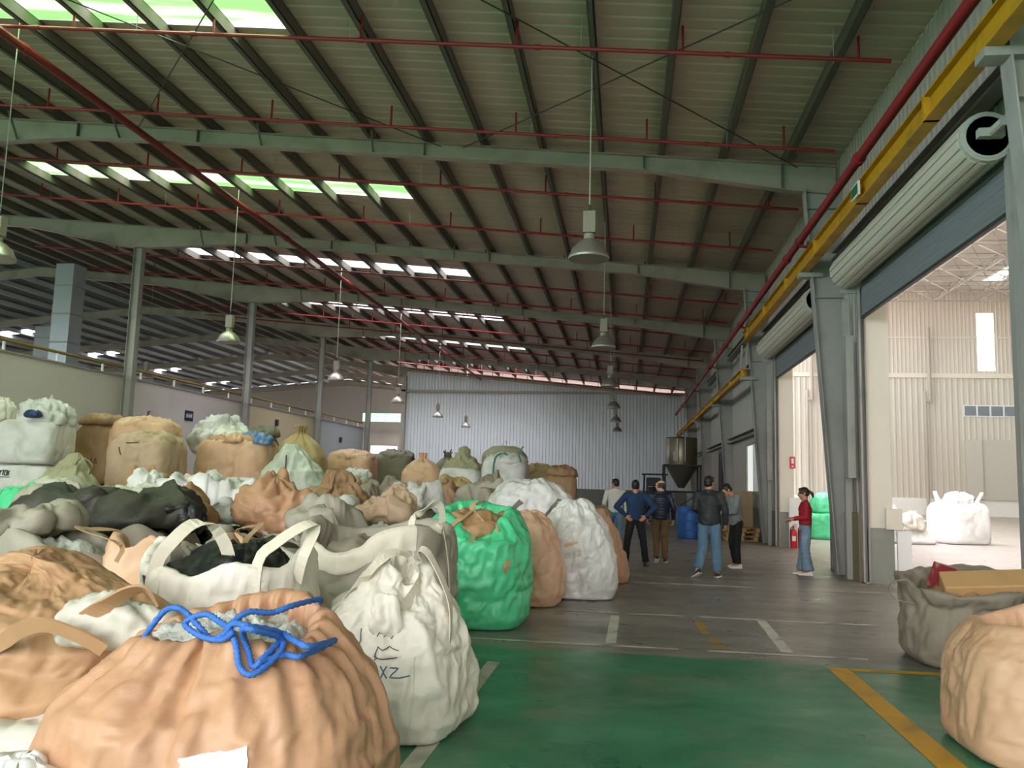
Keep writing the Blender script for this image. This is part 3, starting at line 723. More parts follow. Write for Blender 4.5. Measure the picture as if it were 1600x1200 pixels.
# ------------------------------------------------------------------ left side: rail, ducts, sign
t = thing('wall_rail', 'ochre pipe rail on white posts along the top of the low left wall', 'rail', (-17.54, 20, 4.95))
by_angle(MB().tube((-17.54, 0, 5.26), (-17.54, 53.4, 5.26), .05, 8).build('rail', M['ochre'], t))
for y in np.arange(21.0, 53.3, 2.25):
    MB().box((-17.57, y-.03, 4.95), (-17.51, y+.03, 5.22)).build('post', M['white'], t)
def duct(x, y, w, z0, z1, label):
    t = thing('ventilation_duct', label, 'duct', (x, y, z0))
    MB().box((x-w/2, y-w/2, z0), (x+w/2, y+w/2, z1)).build('duct_shaft', M['galv'], t)
    for z in np.arange(z0+.8, z1, 1.25): MB().box((x-w/2-.03, y-w/2-.03, z), (x+w/2+.03, y+w/2+.03, z+.06)).build('flange', M['steel'], t)
duct(-24.3, 32.6, .85, 0, 10.55, 'pale square air duct rising to the roof beyond the low left wall')
duct(-35.4, 46.0, 1.1, 0, 10.3, 'dim square air duct farther back at the left picture edge')
t = thing('wall_sign', 'small dark blue sign with white lettering on the low left wall', 'sign', (-17.42, 31.1, 3.8))
MB().box((-17.455, 30.8, 3.72), (-17.43, 31.42, 4.12)).build('sign_face', mat('sign_navy', '#23284a', .5), t)
b = MB()
for k, wd in enumerate((.06, .05, .07, .05, .06)): b.box((-17.428, 30.88+.095*k, 3.86), (-17.425, 30.88+.095*k+wd, 3.97))
b.box((-17.428, 30.86, 3.835), (-17.425, 31.36, 3.845)); b.box((-17.428, 30.86, 3.99), (-17.425, 31.36, 4.0))
b.build('lettering', M['white'], t)
for y, z, lb in ((39.5, 4.25, 'small black box high on the yellowish wall panel'), (49.0, 3.9, 'tiny dark box on the wall left of the far slender column')):
    tag(MB().box((-17.455, y-.12, z-.16), (-17.36, y+.12, z+.16)).build('switch_box', M['dark']), lb, 'switch box')

# ------------------------------------------------------------------ machines and stock at the far right
t = thing('hopper', 'steel storage hopper with conical bottom on a frame in the far right corner', 'hopper', (3.05, 46.5, 0))
cx, cy = 3.0, 46.5
by_angle(MB().lathe((cx, cy, 2.75), [(.86, 0), (.87, .03), (.86, .06), (.86, 1.45), (.88, 1.5), (.8, 1.55), (.05, 1.62)], 28).build('tank', mat('hopper_steel', '#8a7f6a', .3, metal=.6, var=.15), t))
by_angle(MB().lathe((cx, cy, 1.55), [(.16, 0), (.2, .05), (.86, 1.17), (.86, 1.2)], 28).build('cone', mat('hopper_cone', '#5e5a50', .45, metal=.3), t))
b = MB().tube((cx-.25, cy-.9, 2.95), (cx-.25, cy-.88, 4.2), .05, 8).tube((cx+.15, cy-.92, 3.0), (cx+.15, cy-.9, 4.35), .035, 8).box((cx-.5, cy-.9, 3.0), (cx-.28, cy-.86, 3.5)); b.build('sight_glass', M['rod'], t, part_label='pale sight pipes on the tank')
for sx in (-1, 1):
    for sy in (-1, 1): MB().box((cx+sx*.95-.05, cy+sy*.95-.05, 0), (cx+sx*.95+.05, cy+sy*.95+.05, 2.8)).build('leg', M['dark'], t)
b = MB()
for z in (1.3, 2.72):
    b.box((cx-1, cy-1.0, z), (cx+1, cy-.92, z+.09)).box((cx-1, cy+.92, z), (cx+1, cy+1.0, z+.09)).box((cx-1, cy-1, z), (cx-.92, cy+1, z+.09)).box((cx+.92, cy-1, z), (cx+1, cy+1, z+.09))
b.bar((cx-.95, cy-.96, 0.1), (cx+.95, cy-.96, 1.3), .05, .05); b.build('frame_rail', M['dark'], t)
t = thing('forklift', 'dark forklift truck with open cab roof before the silver wall', 'forklift', (1.3, 40.5, 0))
x0, y0 = 1.35, 40.6
b = MB().prism([(y0-1.0, .25), (y0+.9, .25), (y0+.9, .75), (y0+.2, .75), (y0-.2, 1.05), (y0-.95, 1.05), (y0-1.1, .7)], 0, x0-.5, x0+.5); b.build('chassis', mat('forklift_body', '#4a4238', .5), t)
for sx in (-1, 1):
    for sy in (-1, 1): MB().bar((x0+sx*.5, y0+.0+sy*.75, .9), (x0+sx*.48, y0+sy*.62, 2.15), .06, .06).build('roof_post', M['black'], t)
b = MB().box((x0-.6, y0-.75, 2.15), (x0+.6, y0-.68, 2.21)).box((x0-.6, y0+.68, 2.15), (x0+.6, y0+.75, 2.21))
for k in range(5): b.box((x0-.6+.285*k, y0-.75, 2.15), (x0-.54+.285*k, y0+.75, 2.21))
b.build('overhead_guard', M['black'], t)
MB().box((x0-.3, y0-.45, 1.05), (x0+.3, y0+.1, 1.2)).box((x0-.3, y0-.5, 1.1), (x0+.3, y0-.38, 1.6)).build('seat', M['black'], t)
for sx in (-1, 1):
    MB().box((x0+sx*.32-.05, y0+1.0, .1), (x0+sx*.32+.05, y0+1.12, 2.0)).build('mast', M['dark'], t)
    for yy, r in ((y0-.75, .26), (y0+.7, .32)): by_angle(MB().tube((x0+sx*.45, yy, r), (x0+sx*.6, yy, r), r, 18).build('wheel', M['black'], t))
o = MB().box((x0-.40, y0-1.62, 1.62), (x0+.20, y0-1.3, 2.02)).tube((x0-.1, y0-1.46, 0), (x0-.1, y0-1.46, 1.62), .04, 8).box((x0-.3, y0-1.66, 0), (x0+.1, y0-1.26, .04)).build('control_cabinet', M['black']); tag(o, 'black control box on a post before the forklift', 'control box')
def pallet(x, y, z, label, rz=0):
    t = thing('wooden_pallet', label, 'pallet', (x, y, z), 'wooden pallets by the far right wall'); wd = mat('pallet_wood', '#a8885a', .8, var=.2, scale=4, stretch=(1, .4, 1))
    for k in range(3):
        b = MB()
        for j in range(3): b.box((x-.5+.43*j, y-.5+.43*k, z+.022), (x-.36+.43*j, y-.36+.43*k, z+.105))
        b.box((x-.5, y-.5+.43*k, z), (x+.5, y-.36+.43*k, z+.022)); b.build('skid', wd, t)
    b = MB()
    for k in range(7): b.box((x-.5+.148*k, y-.5, z+.105), (x-.40+.148*k, y+.5, z+.127))
    b.build('deck', wd, t)
for k, lb in enumerate(('lowest wooden pallet of the stack by the far right wall', 'middle wooden pallet of the stack by the far right wall', 'topmost wooden pallet of the stack by the far right wall')): pallet(3.62+.04*k, 27.6+.05*k, .135*k, lb)
o = MB().add([(3.3, 28.3, 0), (4.15, 28.3, 0), (4.15, 28.5, 1.55), (3.3, 28.5, 1.55), (3.3, 28.34, 0), (4.15, 28.34, 0), (4.15, 28.54, 1.55), (3.3, 28.54, 1.55)], [(0,1,2,3), (7,6,5,4), (0,4,5,1), (1,5,6,2), (2,6,7,3), (3,7,4,0)])
tag(o.build('plywood_sheet', mat('plywood', '#9a8260', .75, var=.15, scale=3)), 'brown plywood sheet leaning upright behind the wooden pallets', 'plywood sheet')
o = MB().bar((3.66, 28.0, .42), (3.76, 28.22, 1.1), .07, .02); tag(o.build('timber_lath', mat('pale_timber', '#c4a57a', .7)), 'short pale lath leaning against the plywood sheet', 'lath')
o = MB().bar((4.28, 26.95, .0), (4.22, 27.0, 1.62), .09, .05); tag(o.build('red_steel_post', M['darkred']), 'red steel post leaning beside the plywood sheet', 'post')
t = thing('water_drum', 'blue plastic drum on its side by the black jacket man', 'drum', (2.05, 27.4, 0)); bl = mat('blue_plastic', '#2f5fa8', .45, var=.1)
by_angle(MB().lathe((2.05, 27.4, 0), [(.24, 0), (.27, .03), (.27, .25), (.285, .27), (.27, .29), (.27, .55), (.285, .57), (.27, .59), (.27, .82), (.24, .86)], 24).build('drum_body', bl, t))
MB().tube((2.17, 27.4, .86), (2.17, 27.4, .9), .04, 10).build('bung', M['white'], t)
t['label'] = 'blue plastic drum standing behind the man in the black jacket'
t = thing('water_drum', 'second blue drum, half hidden behind the first', 'drum', (1.95, 28.1, 0))
by_angle(MB().lathe((1.95, 28.1, 0), [(.24, 0), (.27, .03), (.27, .25), (.285, .27), (.27, .29), (.27, .55), (.285, .57), (.27, .59), (.27, .95), (.24, 1.0)], 24).build('drum_body', bl, t))
# ------------------------------------------------------------------ woven bags
F_ = dict(
 cream=mat('cream_woven_fabric', '#ece6da', .55, var=.05, scale=4, bump=.1, bscale=170, dirt='#cfc7b7', dscale=2.2),
 white=mat('white_woven_fabric', '#e4e3e1', .5, var=.04, scale=4, bump=.1, bscale=170, dirt='#c3c2bd', dscale=2),
 dwhite=mat('dusty_white_woven_fabric', '#cfcbbf', .55, var=.06, scale=4, bump=.1, bscale=170, dirt='#b0aa9a', dscale=2),
 grey=mat('grey_beige_woven_fabric', '#aea698', .6, var=.08, scale=4, bump=.1, bscale=170, dirt='#8d8678', dscale=2),
 dgrey=mat('dirty_grey_woven_fabric', '#978d7d', .6, var=.1, scale=4, bump=.1, bscale=170, dirt='#6f6a5e', dscale=2),
 orange=mat('orange_beige_woven_fabric', '#c09373', .42, var=.05, scale=4, bump=.1, bscale=170, dirt='#b6886a', dscale=2.5),
 peach=mat('peach_woven_fabric', '#e4ba9b', .5, var=.06, scale=4, bump=.1, bscale=170, dirt='#bb9272', dscale=2),
 tan=mat('tan_woven_fabric', '#c9ab92', .55, var=.07, scale=4, bump=.1, bscale=170, dirt='#a58a70', dscale=2),
 brown=mat('brown_woven_fabric', '#a58363', .55, var=.08, scale=4, bump=.1, bscale=170, dirt='#8d6b4a', dscale=2),
 kraft=mat('kraft_paper_brown', '#b38d66', .6, var=.08, scale=3, bump=.15, bscale=30, dirt='#9d7a52', dscale=2),
 yellow=mat('yellowish_tan_fabric', '#b9a075', .55, var=.08, scale=4, bump=.1, bscale=170),
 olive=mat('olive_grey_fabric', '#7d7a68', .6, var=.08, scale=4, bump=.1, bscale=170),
 beige=mat('greenish_beige_fabric', '#aaa587', .6, var=.07, scale=4, bump=.1, bscale=170, dirt='#938e72', dscale=2),
 green=mat('bright_green_woven_fabric', '#58d297', .26, var=.05, scale=3, bump=.1, bscale=170, dirt='#70dba8', dscale=1.6),
 mint=mat('pale_green_film', '#cdd1c8', .3, var=.1, scale=3, bump=.3, bscale=25, dirt='#aab3a5', dscale=2.5),
 film=mat('clear_grey_film', '#e3e2df', .28, var=.08, scale=4, bump=.35, bscale=18, dirt='#b9b8b3', dscale=3),
 shred=mat('crumpled_clear_film', '#d0cec8', .3, var=.25, scale=12, bump=.6, bscale=45),
 black=mat('black_film', '#24242400'[:7], .4, var=.25, scale=4, bump=.3, bscale=30),
 tarp=mat('dark_olive_tarp', '#45433a', .5, var=.15, scale=3, bump=.2, bscale=40, dirt='#34322b', dscale=2),
 blue=mat('blue_plastic_film', '#5f86b8', .35, var=.2, scale=5, bump=.3, bscale=25, dirt='#b9c6d6', dscale=3),
 navy=mat('dark_blue_film', '#30436f', .4, var=.2, scale=5, bump=.3, bscale=25),
 rope=mat('blue_rope', '#3f74c8', .55, var=.15, scale=30, bump=.3, bscale=120),
 redp=mat('orange_red_plastic', '#b8492f', .45, var=.15, scale=6, bump=.3, bscale=30),
 gstrap=mat('green_strap', '#3f8070', .6, var=.1),
 strap=mat('pale_strap_webbing', '#d8d0be', .6, var=.08, scale=20),
 tstrap=mat('tan_strap_webbing', '#b99b76', .6, var=.08, scale=20),
 bstrap=mat('dark_strap_webbing', '#4b4a44', .6, var=.1),
 ink=mat('dark_ink', '#4a4a52', .7, var=.1), bink=mat('blue_ink', '#4d6f80', .7, var=.1), stripe=mat('grey_print', '#77726c', .6, var=.08),
 card=mat('cardboard', '#c19a68', .75, var=.07, scale=3, dirt='#a98254', dscale=2), paper=mat('white_label', '#e6e3da', .6, var=.02),
)
def _resample(D, R, N):
    """bilinear resample of a (r, n, 3) field, wrapped around"""
    r, n, _ = D.shape; a = np.linspace(0, r-1, R); i = np.minimum(a.astype(int), r-2); f = (a-i)[:, None, None]
    D = D[i]*(1-f)+D[i+1]*f; b = np.arange(N)*n/N; j = b.astype(int) % n; g = (b-b.astype(int))[None, :, None]
    return D[:, j]*(1-g)+D[:, (j+1) % n]*g
SHW = .9; TWIST = .8
def buckle(P, eu, ev, seed, its=(70, 50, 30), anchor=.03, sag=.0, bend=.25, floor0=True, step=(4, 2, 1), noise_amp=.012, top_free=1.0):
    """let the cloth have a little too much fabric and relax it: it buckles into real folds"""
    R, N, _ = P.shape; D = None
    for lv, (st, n_it) in enumerate(zip(step, its)):
        r, n = max(R//st, 10), max(N//st, 16)
        Q0 = P if st == 1 else _resample(P, r, n)
        if D is None:
            D = np.stack([noise(Q0*f_+seed+k*5.3) for k, f_ in enumerate((4.3, 4.3, 4.3))], -1)*noise_amp*2
        else: D = _resample(D, r, n)
        D = D+np.stack([noise(Q0*(9*2**lv)+seed*1.3+k*3.1) for k in range(3)], -1)*noise_amp*.35
        Q = Q0+D; ex = (1+.25*lv)
        zt = np.clip(Q0[..., 2]/max(P[..., 2].max(), .01), 0, 1); loose = (.55+.45*zt*top_free)
        def dist(A, B): return np.linalg.norm(A-B, axis=-1)
        ru = dist(np.roll(Q0, -1, 1), Q0)*(1+eu*ex*loose); rv = dist(Q0[1:], Q0[:-1])*(1+ev*ex*loose[1:])
        ed = (eu+ev)/2; rd = dist(np.roll(Q0, -1, 1)[1:], Q0[:-1])*(1+ed*ex*loose[1:]); re = dist(np.roll(Q0, 1, 1)[1:], Q0[:-1])*(1+ed*ex*loose[1:])
        for it in range(n_it):
            C = np.zeros_like(Q)
            d = np.roll(Q, -1, 1)-Q; l = np.maximum(np.linalg.norm(d, axis=-1), 1e-7); g = d*((l-ru)/l)[..., None]; C += g; C -= np.roll(g, 1, 1)
            d = Q[1:]-Q[:-1]; l = np.maximum(np.linalg.norm(d, axis=-1), 1e-7); g = d*((l-rv)/l)[..., None]; C[:-1] += g; C[1:] -= g
            d = np.roll(Q, -1, 1)[1:]-Q[:-1]; l = np.maximum(np.linalg.norm(d, axis=-1), 1e-7); g = SHW*d*((l-rd)/l)[..., None]; C[:-1] += g; C[1:] -= np.roll(g, 1, 1)
            d = np.roll(Q, 1, 1)[1:]-Q[:-1]; l = np.maximum(np.linalg.norm(d, axis=-1), 1e-7); g = SHW*d*((l-re)/l)[..., None]; C[:-1] += g; C[1:] -= np.roll(g, -1, 1)
            Q = Q+C*.14
            lap = (np.roll(Q, 1, 1)+np.roll(Q, -1, 1)-2*Q)*.25; lap[1:-1] += (Q[2:]+Q[:-2]-2*Q[1:-1])*.25
            Q = Q+lap*bend*(.5 if it < n_it-4 else .15)
            Q = Q+(Q0-Q)*anchor*(1-.25*lv)
            if sag: Q[..., 2] -= sag*zt*(1-.5*lv)
            if floor0: Q[..., 2] = np.maximum(Q[..., 2], 0)
        D = Q-Q0
    return P+D
def gen(w, d, h, prof, seed, N=72, R=48, rz=0.0, wr=(), pleat=None, outline=.0, lean=(0, 0), hook=None, floor0=True, pole=True, cloth=None):
    """closed bag surface as a (rows, around, 3) grid; prof rows are (radius, height, squareness)"""
    pr = np.array([(p[0], p[1], p[2] if len(p) > 2 else 3.0) for p in prof], float)
    seg = np.hypot(np.diff(pr[:, 0])*w/2, np.diff(pr[:, 1])*h); s = np.concatenate([[0], np.cumsum(seg)]); s /= s[-1]
    T = np.linspace(0, 1, R)
    def cr(y):                                    # monotone-ish smooth interpolation
        m = np.gradient(y, s); k = np.clip(np.searchsorted(s, T, side='right')-1, 0, len(s)-2)
        hh = s[k+1]-s[k]; t = (T-s[k])/hh
        return (2*t**3-3*t**2+1)*y[k]+(t**3-2*t**2+t)*hh*m[k]*.6+(-2*t**3+3*t**2)*y[k+1]+(t**3-t**2)*hh*m[k+1]*.6
    rad, zz, sq = cr(pr[:, 0]), cr(pr[:, 1]), np.clip(cr(pr[:, 2]), 2, 8)
    for _ in range(max(2, R//30)):                # soften the profile
        for q in (rad, zz): q[1:-1] = q[1:-1]*.5+(q[2:]+q[:-2])*.25
    th = np.linspace(0, 2*np.pi, N, endpoint=False)[None]+TWIST*T[:, None]
    c, s_ = np.cos(th), np.sin(th)
    r = 1/((np.abs(c)**sq[:, None]+np.abs(s_)**sq[:, None])**(1/sq[:, None]))
    on = 1+outline*(noise(np.stack([c*1.7+seed, s_*1.7, np.full_like(c, seed*.37)], -1))*1.6)
    P = np.stack([c*r*rad[:, None]*on*w/2, s_*r*rad[:, None]*on*d/2, np.repeat(zz[:, None]*h, N, 1)], -1)
    if hook: P = hook(P, th, T[:, None].repeat(N, 1))
    hz = P[..., 2]/max(h, 1e-3)
    P[..., 0] += lean[0]*h*np.clip(hz, 0, 2)**1.6; P[..., 1] += lean[1]*h*np.clip(hz, 0, 2)**1.6
    def normals(P):
        du = np.roll(P, -1, 1)-np.roll(P, 1, 1); dv = np.gradient(P, axis=0); n = np.cross(du, dv)
        return n/np.maximum(np.linalg.norm(n, axis=-1, keepdims=True), 1e-9)
    nr = normals(P); mask = np.clip(np.minimum(T/.06, (1-T)/.06), 0, 1)[:, None] if pole else np.clip(T/.06, 0, 1)[:, None]
    low = np.clip(P[..., 2]/(.10*h+.02), .15, 1)
    disp = 0
    for a in wr:
        amp, sc = a[0], np.array(a[1], float); oc = a[2] if len(a) > 2 else 3
        disp = disp+amp*creases(P*sc, 1.0, seed+amp*9, oc)
    P = P+nr*(disp*mask*low)[..., None] if len(wr) else P
    if pleat:
        amp, cnt, z0, z1 = pleat
        ph = th*cnt+2.2*noise(np.stack([c*2, s_*2, np.full_like(c, seed*1.7)], -1))+hz*1.3
        wv = np.abs(((ph/np.pi) % 2)-1)*2-1; wv = np.sign(wv)*np.abs(wv)**.8
        ww = np.interp(hz, [z0, (z0+z1)/2, z1, z1+.3], [0, .45, 1, .8])*mask
        n2 = nr.copy(); n2[..., 2] *= .3; P = P+n2*(amp*wv*ww)[..., None]
    if floor0: P[..., 2] = np.maximum(P[..., 2], 0)
    if cloth: P = buckle(P, cloth[0], cloth[1], seed, **{'floor0': floor0, **(cloth[2] if len(cloth) > 2 else {})})
    cz, sz = math.cos(rz), math.sin(rz)
    P = np.stack([P[..., 0]*cz-P[..., 1]*sz, P[..., 0]*sz+P[..., 1]*cz, P[..., 2]], -1)
    return P
def grid_obj(name, P, loc, m, parent=None, base=None, cap=True):
    R, N, _ = P.shape; V = (P+np.array(loc)).reshape(-1, 3)
    F = [(i*N+k, i*N+(k+1) % N, (i+1)*N+(k+1) % N, (i+1)*N+k) for i in range(R-1) for k in range(N)]
    F.append(tuple(range(N-1, -1, -1)))
    if cap: F.append(tuple((R-1)*N+k for k in range(N)))
    return link_mesh(name, V, F, m, parent, True, base=base)
def sp(P, u, v):
    """point and outward normal on a bag surface at angle fraction u, row fraction v"""
    R, N, _ = P.shape; a = ((u-TWIST*v/(2*math.pi)) % 1)*N; b = min(max(v, 0), .9999)*(R-1); i, j = int(a) % N, int(b); fa, fb = a-int(a), b-int(b); i2 = (i+1) % N
    q = (P[j, i]*(1-fa)+P[j, i2]*fa)*(1-fb)+(P[j+1, i]*(1-fa)+P[j+1, i2]*fa)*fb
    n = np.cross(P[j, i2]-P[j, i], P[j+1, i]-P[j, i]); n = n/max(np.linalg.norm(n), 1e-9)
    return q, n
def spline(pts, n=24):
    P = np.array(pts, float); m = len(P); t = np.linspace(0, m-1, n); out = []
    for x in t:
        i = min(int(x), m-2); f = x-i; p0 = P[max(i-1, 0)]; p1 = P[i]; p2 = P[i+1]; p3 = P[min(i+2, m-1)]
        out.append(.5*((2*p1)+(-p0+p2)*f+(2*p0-5*p1+4*p2-p3)*f*f+(-p0+3*p1-3*p2+p3)*f**3))
    return np.array(out)
def strap(name, pts, wd, m, parent, side, th=.006, n=24, twist=0.0):
    C = spline(pts, n); T = np.gradient(C, axis=0); V = []; sd = np.array(side, float)
    for i, (c, t) in enumerate(zip(C, T)):
        t = t/np.linalg.norm(t); s = sd-t*np.dot(sd, t); s /= max(np.linalg.norm(s), 1e-6); k = np.cross(t, s)
        a = twist*i/n; s, k = s*math.cos(a)+k*math.sin(a), k*math.cos(a)-s*math.sin(a)
        V += [c+s*wd/2+k*th/2, c-s*wd/2+k*th/2, c-s*wd/2-k*th/2, c+s*wd/2-k*th/2]
    F = [(4*i+j, 4*i+(j+1) % 4, 4*i+4+(j+1) % 4, 4*i+4+j) for i in range(len(C)-1) for j in range(4)]+[(3, 2, 1, 0), (4*len(C)-4, 4*len(C)-3, 4*len(C)-2, 4*len(C)-1)]
    return link_mesh(name, V, F, m, parent, False)
def ink(name, P, loc, strokes, r, m, parent, off=.004):
    b = MB()
    for st in strokes:
        pts = []
        for (u0, v0), (u1, v1) in zip(st[:-1], st[1:]):
            for f in np.linspace(0, 1, 6)[:-1]: q, n = sp(P, u0+(u1-u0)*f, v0+(v1-v0)*f); pts.append(q+n*off+np.array(loc))
        q, n = sp(P, *st[-1]); pts.append(q+n*off+np.array(loc)); b.path(pts, r, 5)
    return b.build(name, m, parent)
def patch(name, P, loc, quad, m, parent, off=.006, nu=14, nv=8):
    """flat piece sewn or printed on the bag: quad = four (u, v) corners"""
    q = np.array(quad, float); V = []
    for j in range(nv+1):
        for i in range(nu+1):
            a, b = i/nu, j/nv; uv = (q[0]*(1-a)+q[1]*a)*(1-b)+(q[3]*(1-a)+q[2]*a)*b
            p, n = sp(P, uv[0], uv[1]); V.append(p+n*off+np.array(loc))
    F = [(j*(nu+1)+i, j*(nu+1)+i+1, (j+1)*(nu+1)+i+1, (j+1)*(nu+1)+i) for j in range(nv) for i in range(nu)]
    return link_mesh(name, V, F, m, parent, True)
def loops(P, loc, rim, m, parent, L=.22, wd=.06, which=(0, 1, 2, 3), flop=.5, seed=0, rz=0.0, gap=.045):
    rr = random.Random(seed)
    for k in which:
        u = (.125+.25*k-rz/(2*math.pi)) if False else .125+.25*k
        a, na = sp(P, u-gap, rim-.05); b_, nb = sp(P, u+gap, rim-.05); a2, _ = sp(P, u-gap, rim); b2, _ = sp(P, u+gap, rim)
        out = (na+nb)/2; out[2] = 0; out /= max(np.linalg.norm(out), 1e-6); L_ = L*rr.uniform(.75, 1.2); fl = flop*rr.uniform(.2, 1.3)
        top = (a2+b2)/2+np.array([0, 0, 1])*L_*(1-fl*.5)+out*L_*fl+np.array([rr.uniform(-.06, .06), rr.uniform(-.06, .06), 0])
        q = [a+na*.008, a2+na*.008+np.array([0, 0, .02]), top*.72+a2*.28, top, top*.72+b2*.28, b2+nb*.008+np.array([0, 0, .02]), b_+nb*.008]
        strap('lifting_loop', np.array(q)+np.array(loc), wd, m, parent, out+np.array([0, 0, .3]))

OPEN = [(0, 0, 3), (.85, 0, 4), (.98, .03, 4), (1.03, .25, 3.4), (1.03, .6, 3), (.98, .88, 3), (.95, 1.0, 3), (.91, .99, 3), (.88, .86, 3), (.84, .72, 3), (.3, .66, 2.5), (0, .66, 2)]
FULL = [(0, 0, 3), (.85, 0, 4), (.98, .03, 5), (1.04, .2, 4.4), (1.05, .55, 4), (1.02, .85, 4.2), (.93, .97, 4), (.6, 1.0, 3), (0, .985, 2)]
TIED = [(0, 0, 3), (.85, 0, 4), (.98, .04, 4), (1.05, .28, 3.2), (1.02, .5, 2.8), (.78, .68, 2.3), (.36, .82, 2), (.13, .88, 2), (.14, .91, 2), (.24, 1.0, 2), (.2, .985, 2), (.08, .92, 2), (0, .91, 2)]
LUMP = [(0, 0, 2), (.75, .0, 2.4), (1, .12, 2.6), (.98, .4, 2.4), (.78, .75, 2.2), (.4, .96, 2), (0, 1, 2)]
FLAT = [(0, 0, 2.6), (.85, .02, 2.8), (1, .22, 3), (.97, .5, 3), (.8, .85, 2.6), (.4, 1, 2.2), (0, 1, 2)]

def bag(label, loc, w, d, h, prof, m, seed, cat='bag', name='bulk_bag', group=None, rz=0., wr=((.035, (2.2, 2.2, 1.4)), (.012, (6, 6, 4))), parts=True, body='body', **kw):
    kw.setdefault('cloth', (.07, .06, dict(anchor=.007, bend=.02, noise_amp=.03)))
    P = gen(w, d, h, prof, seed, rz=rz, wr=[(a[0]*.6,)+tuple(a[1:]) for a in wr[:2]], **kw)
    t = thing(name, label, cat, loc, group)
    grid_obj(body, P, loc, m, t)
    return t, P
def crumple(label, loc, w, d, h, m, seed, cat='sheet', name='crumpled_sheet', prof=FLAT, rz=0., amp=.09, fr=2.3, outline=.35, N=72, R=36, group=None, lean=(0, 0), fine=.02, hook=None):
    P = gen(w, d, h, prof, seed, N=N, R=R, rz=rz, wr=((amp, (fr, fr, fr*.8)), (fine, (7, 7, 7), 2)), outline=outline, lean=lean, floor0=False, hook=hook, cloth=(.10, .10, dict(anchor=.006, bend=.012, noise_amp=.04, floor0=False)))
    o = grid_obj(name, P, loc, m, None, base=loc); tag(o, label, cat, group); return o, P
def rim_row(P): return float(np.argmax(P[..., 2].mean(1)))/(P.shape[0]-1)
V3 = lambda *a: np.array(a, float)

# ---- nearest bags -------------------------------------------------------------------------------------------------
# orange bag drawn up with blue rope
def hookA(P, th, T):
    z = P[..., 2]; k = np.clip((z-.62)/.4, 0, 1)
    back = np.clip(np.sin(th), -1, 1); side = np.cos(th)
    P[..., 2] += k*(.07*back+.03*side-.03*np.cos(2*th+.4))+.05*k*np.exp(-((th-5.05)/.22)**2)
    f = 1-.30*k*np.exp(-((th-4.75)/.35)**2)-.12*k*np.exp(-((th-1.9)/.5)**2)
    P[..., 0] *= f; P[..., 1] *= f
    return P
prA = [(0, 0, 3), (.86, 0, 4), (.98, .03, 4), (1.04, .25, 3), (1.05, .5, 2.8), (.98, .68, 2.5), (.82, .84, 2.3), (.66, .95, 2.2), (.60, 1.0, 2.2), (.55, .985, 2.2), (.52, .9, 2.2), (.5, .78, 2.2), (.25, .74, 2), (0, .74, 2)]
locA = (-1.74, 3.62, 0)
tA, PA = bag('large orange-beige bag in front, its mouth drawn up with blue rope', locA, 1.32, 1.15, .98, prA, F_['orange'], 3, N=220, R=130, hook=hookA, pleat=(.020, 23, .5, .95),
             wr=((.045, (1.5, 1.5, 1.1), 3), (.02, (5.5, 5.5, 2.2), 3), (.005, (14, 14, 9), 2)))
Pc = gen(.72, .62, .22, LUMP, 11, N=110, R=50, wr=((.05, (5, 5, 5)), (.03, (12, 12, 12), 3), (.012, (30, 30, 30), 2)), outline=.2, floor0=False)
grid_obj('contents', Pc, (locA[0]+.0, locA[1]+.04, .74), F_['shred'], tA).__setitem__('label', 'crumpled clear film inside the bag mouth')
patch('label_tag', PA, locA, [(.777, .522), (.832, .524), (.832, .558), (.777, .538)], F_['paper'], tA, off=.01).__setitem__('label', 'white label sewn on the front')
rim = rim_row(PA)
def rim_pt(u, dz=0): q, n = sp(PA, u, rim); return q+np.array(locA)+V3(0, 0, dz)
_VA = (PA+np.array(locA)).reshape(-1, 3)
def over(x, z, back=.0):
    """a point of the rope lying on the front of the bag, or bridging its mouth"""
    m = (np.abs(_VA[:, 0]-x) < .03) & (np.abs(_VA[:, 2]-z) < .03); y = _VA[m, 1].min() if m.any() else 3.2
    return V3(x, y-.018+back, z)
def mid(x, z, y=3.36): return V3(x, y, z)
ropeP = [rim_pt(.60, -.02), mid(-1.96, 1.06, 3.4), mid(-1.88, 1.09), mid(-1.83, 1.07), mid(-1.75, 1.0), mid(-1.68, .98, 3.3), mid(-1.60, 1.02, 3.26), mid(-1.56, 1.06, 3.24), mid(-1.47, 1.06, 3.2), over(-1.41, 1.0), over(-1.43, .93), over(-1.46, .90), over(-1.50, .94), over(-1.52, 1.0),
         mid(-1.50, 1.05, 3.2), mid(-1.44, 1.05, 3.18), over(-1.40, .99, -.02), over(-1.39, .94, -.02), over(-1.44, .88, -.02), over(-1.50, .90, -.015), over(-1.54, .97), mid(-1.58, 1.03, 3.26), mid(-1.66, 1.05, 3.32), mid(-1.74, 1.07, 3.36), mid(-1.81, 1.05, 3.36), mid(-1.83, 1.02, 3.36), mid(-1.72, .99, 3.3), mid(-1.62, .99, 3.27), mid(-1.55, 1.03, 3.22)]
ropeQ = [over(-1.44, .92, -.02), over(-1.37, .93), over(-1.30, .93), over(-1.25, .95), over(-1.22, 1.0), rim_pt(.90, .02), rim_pt(.93, -.04)]
ropeS = [mid(-1.60, 1.04, 3.28), mid(-1.55, 1.09, 3.34), mid(-1.48, 1.08, 3.42), mid(-1.42, 1.10, 3.52), rim_pt(.10, .03), rim_pt(.12, -.03)]
tw = lambda i, a: 1+.16*math.cos(3*(a-i*.33))
bR = MB()
for q in (ropeP, ropeQ, ropeS): bR.path(spline(q, 26*len(q)), .0125, 9, rfun=tw)
oR = bR.build('drawstring', F_['rope'], tA, smooth=True); oR['label'] = 'tangled blue rope'

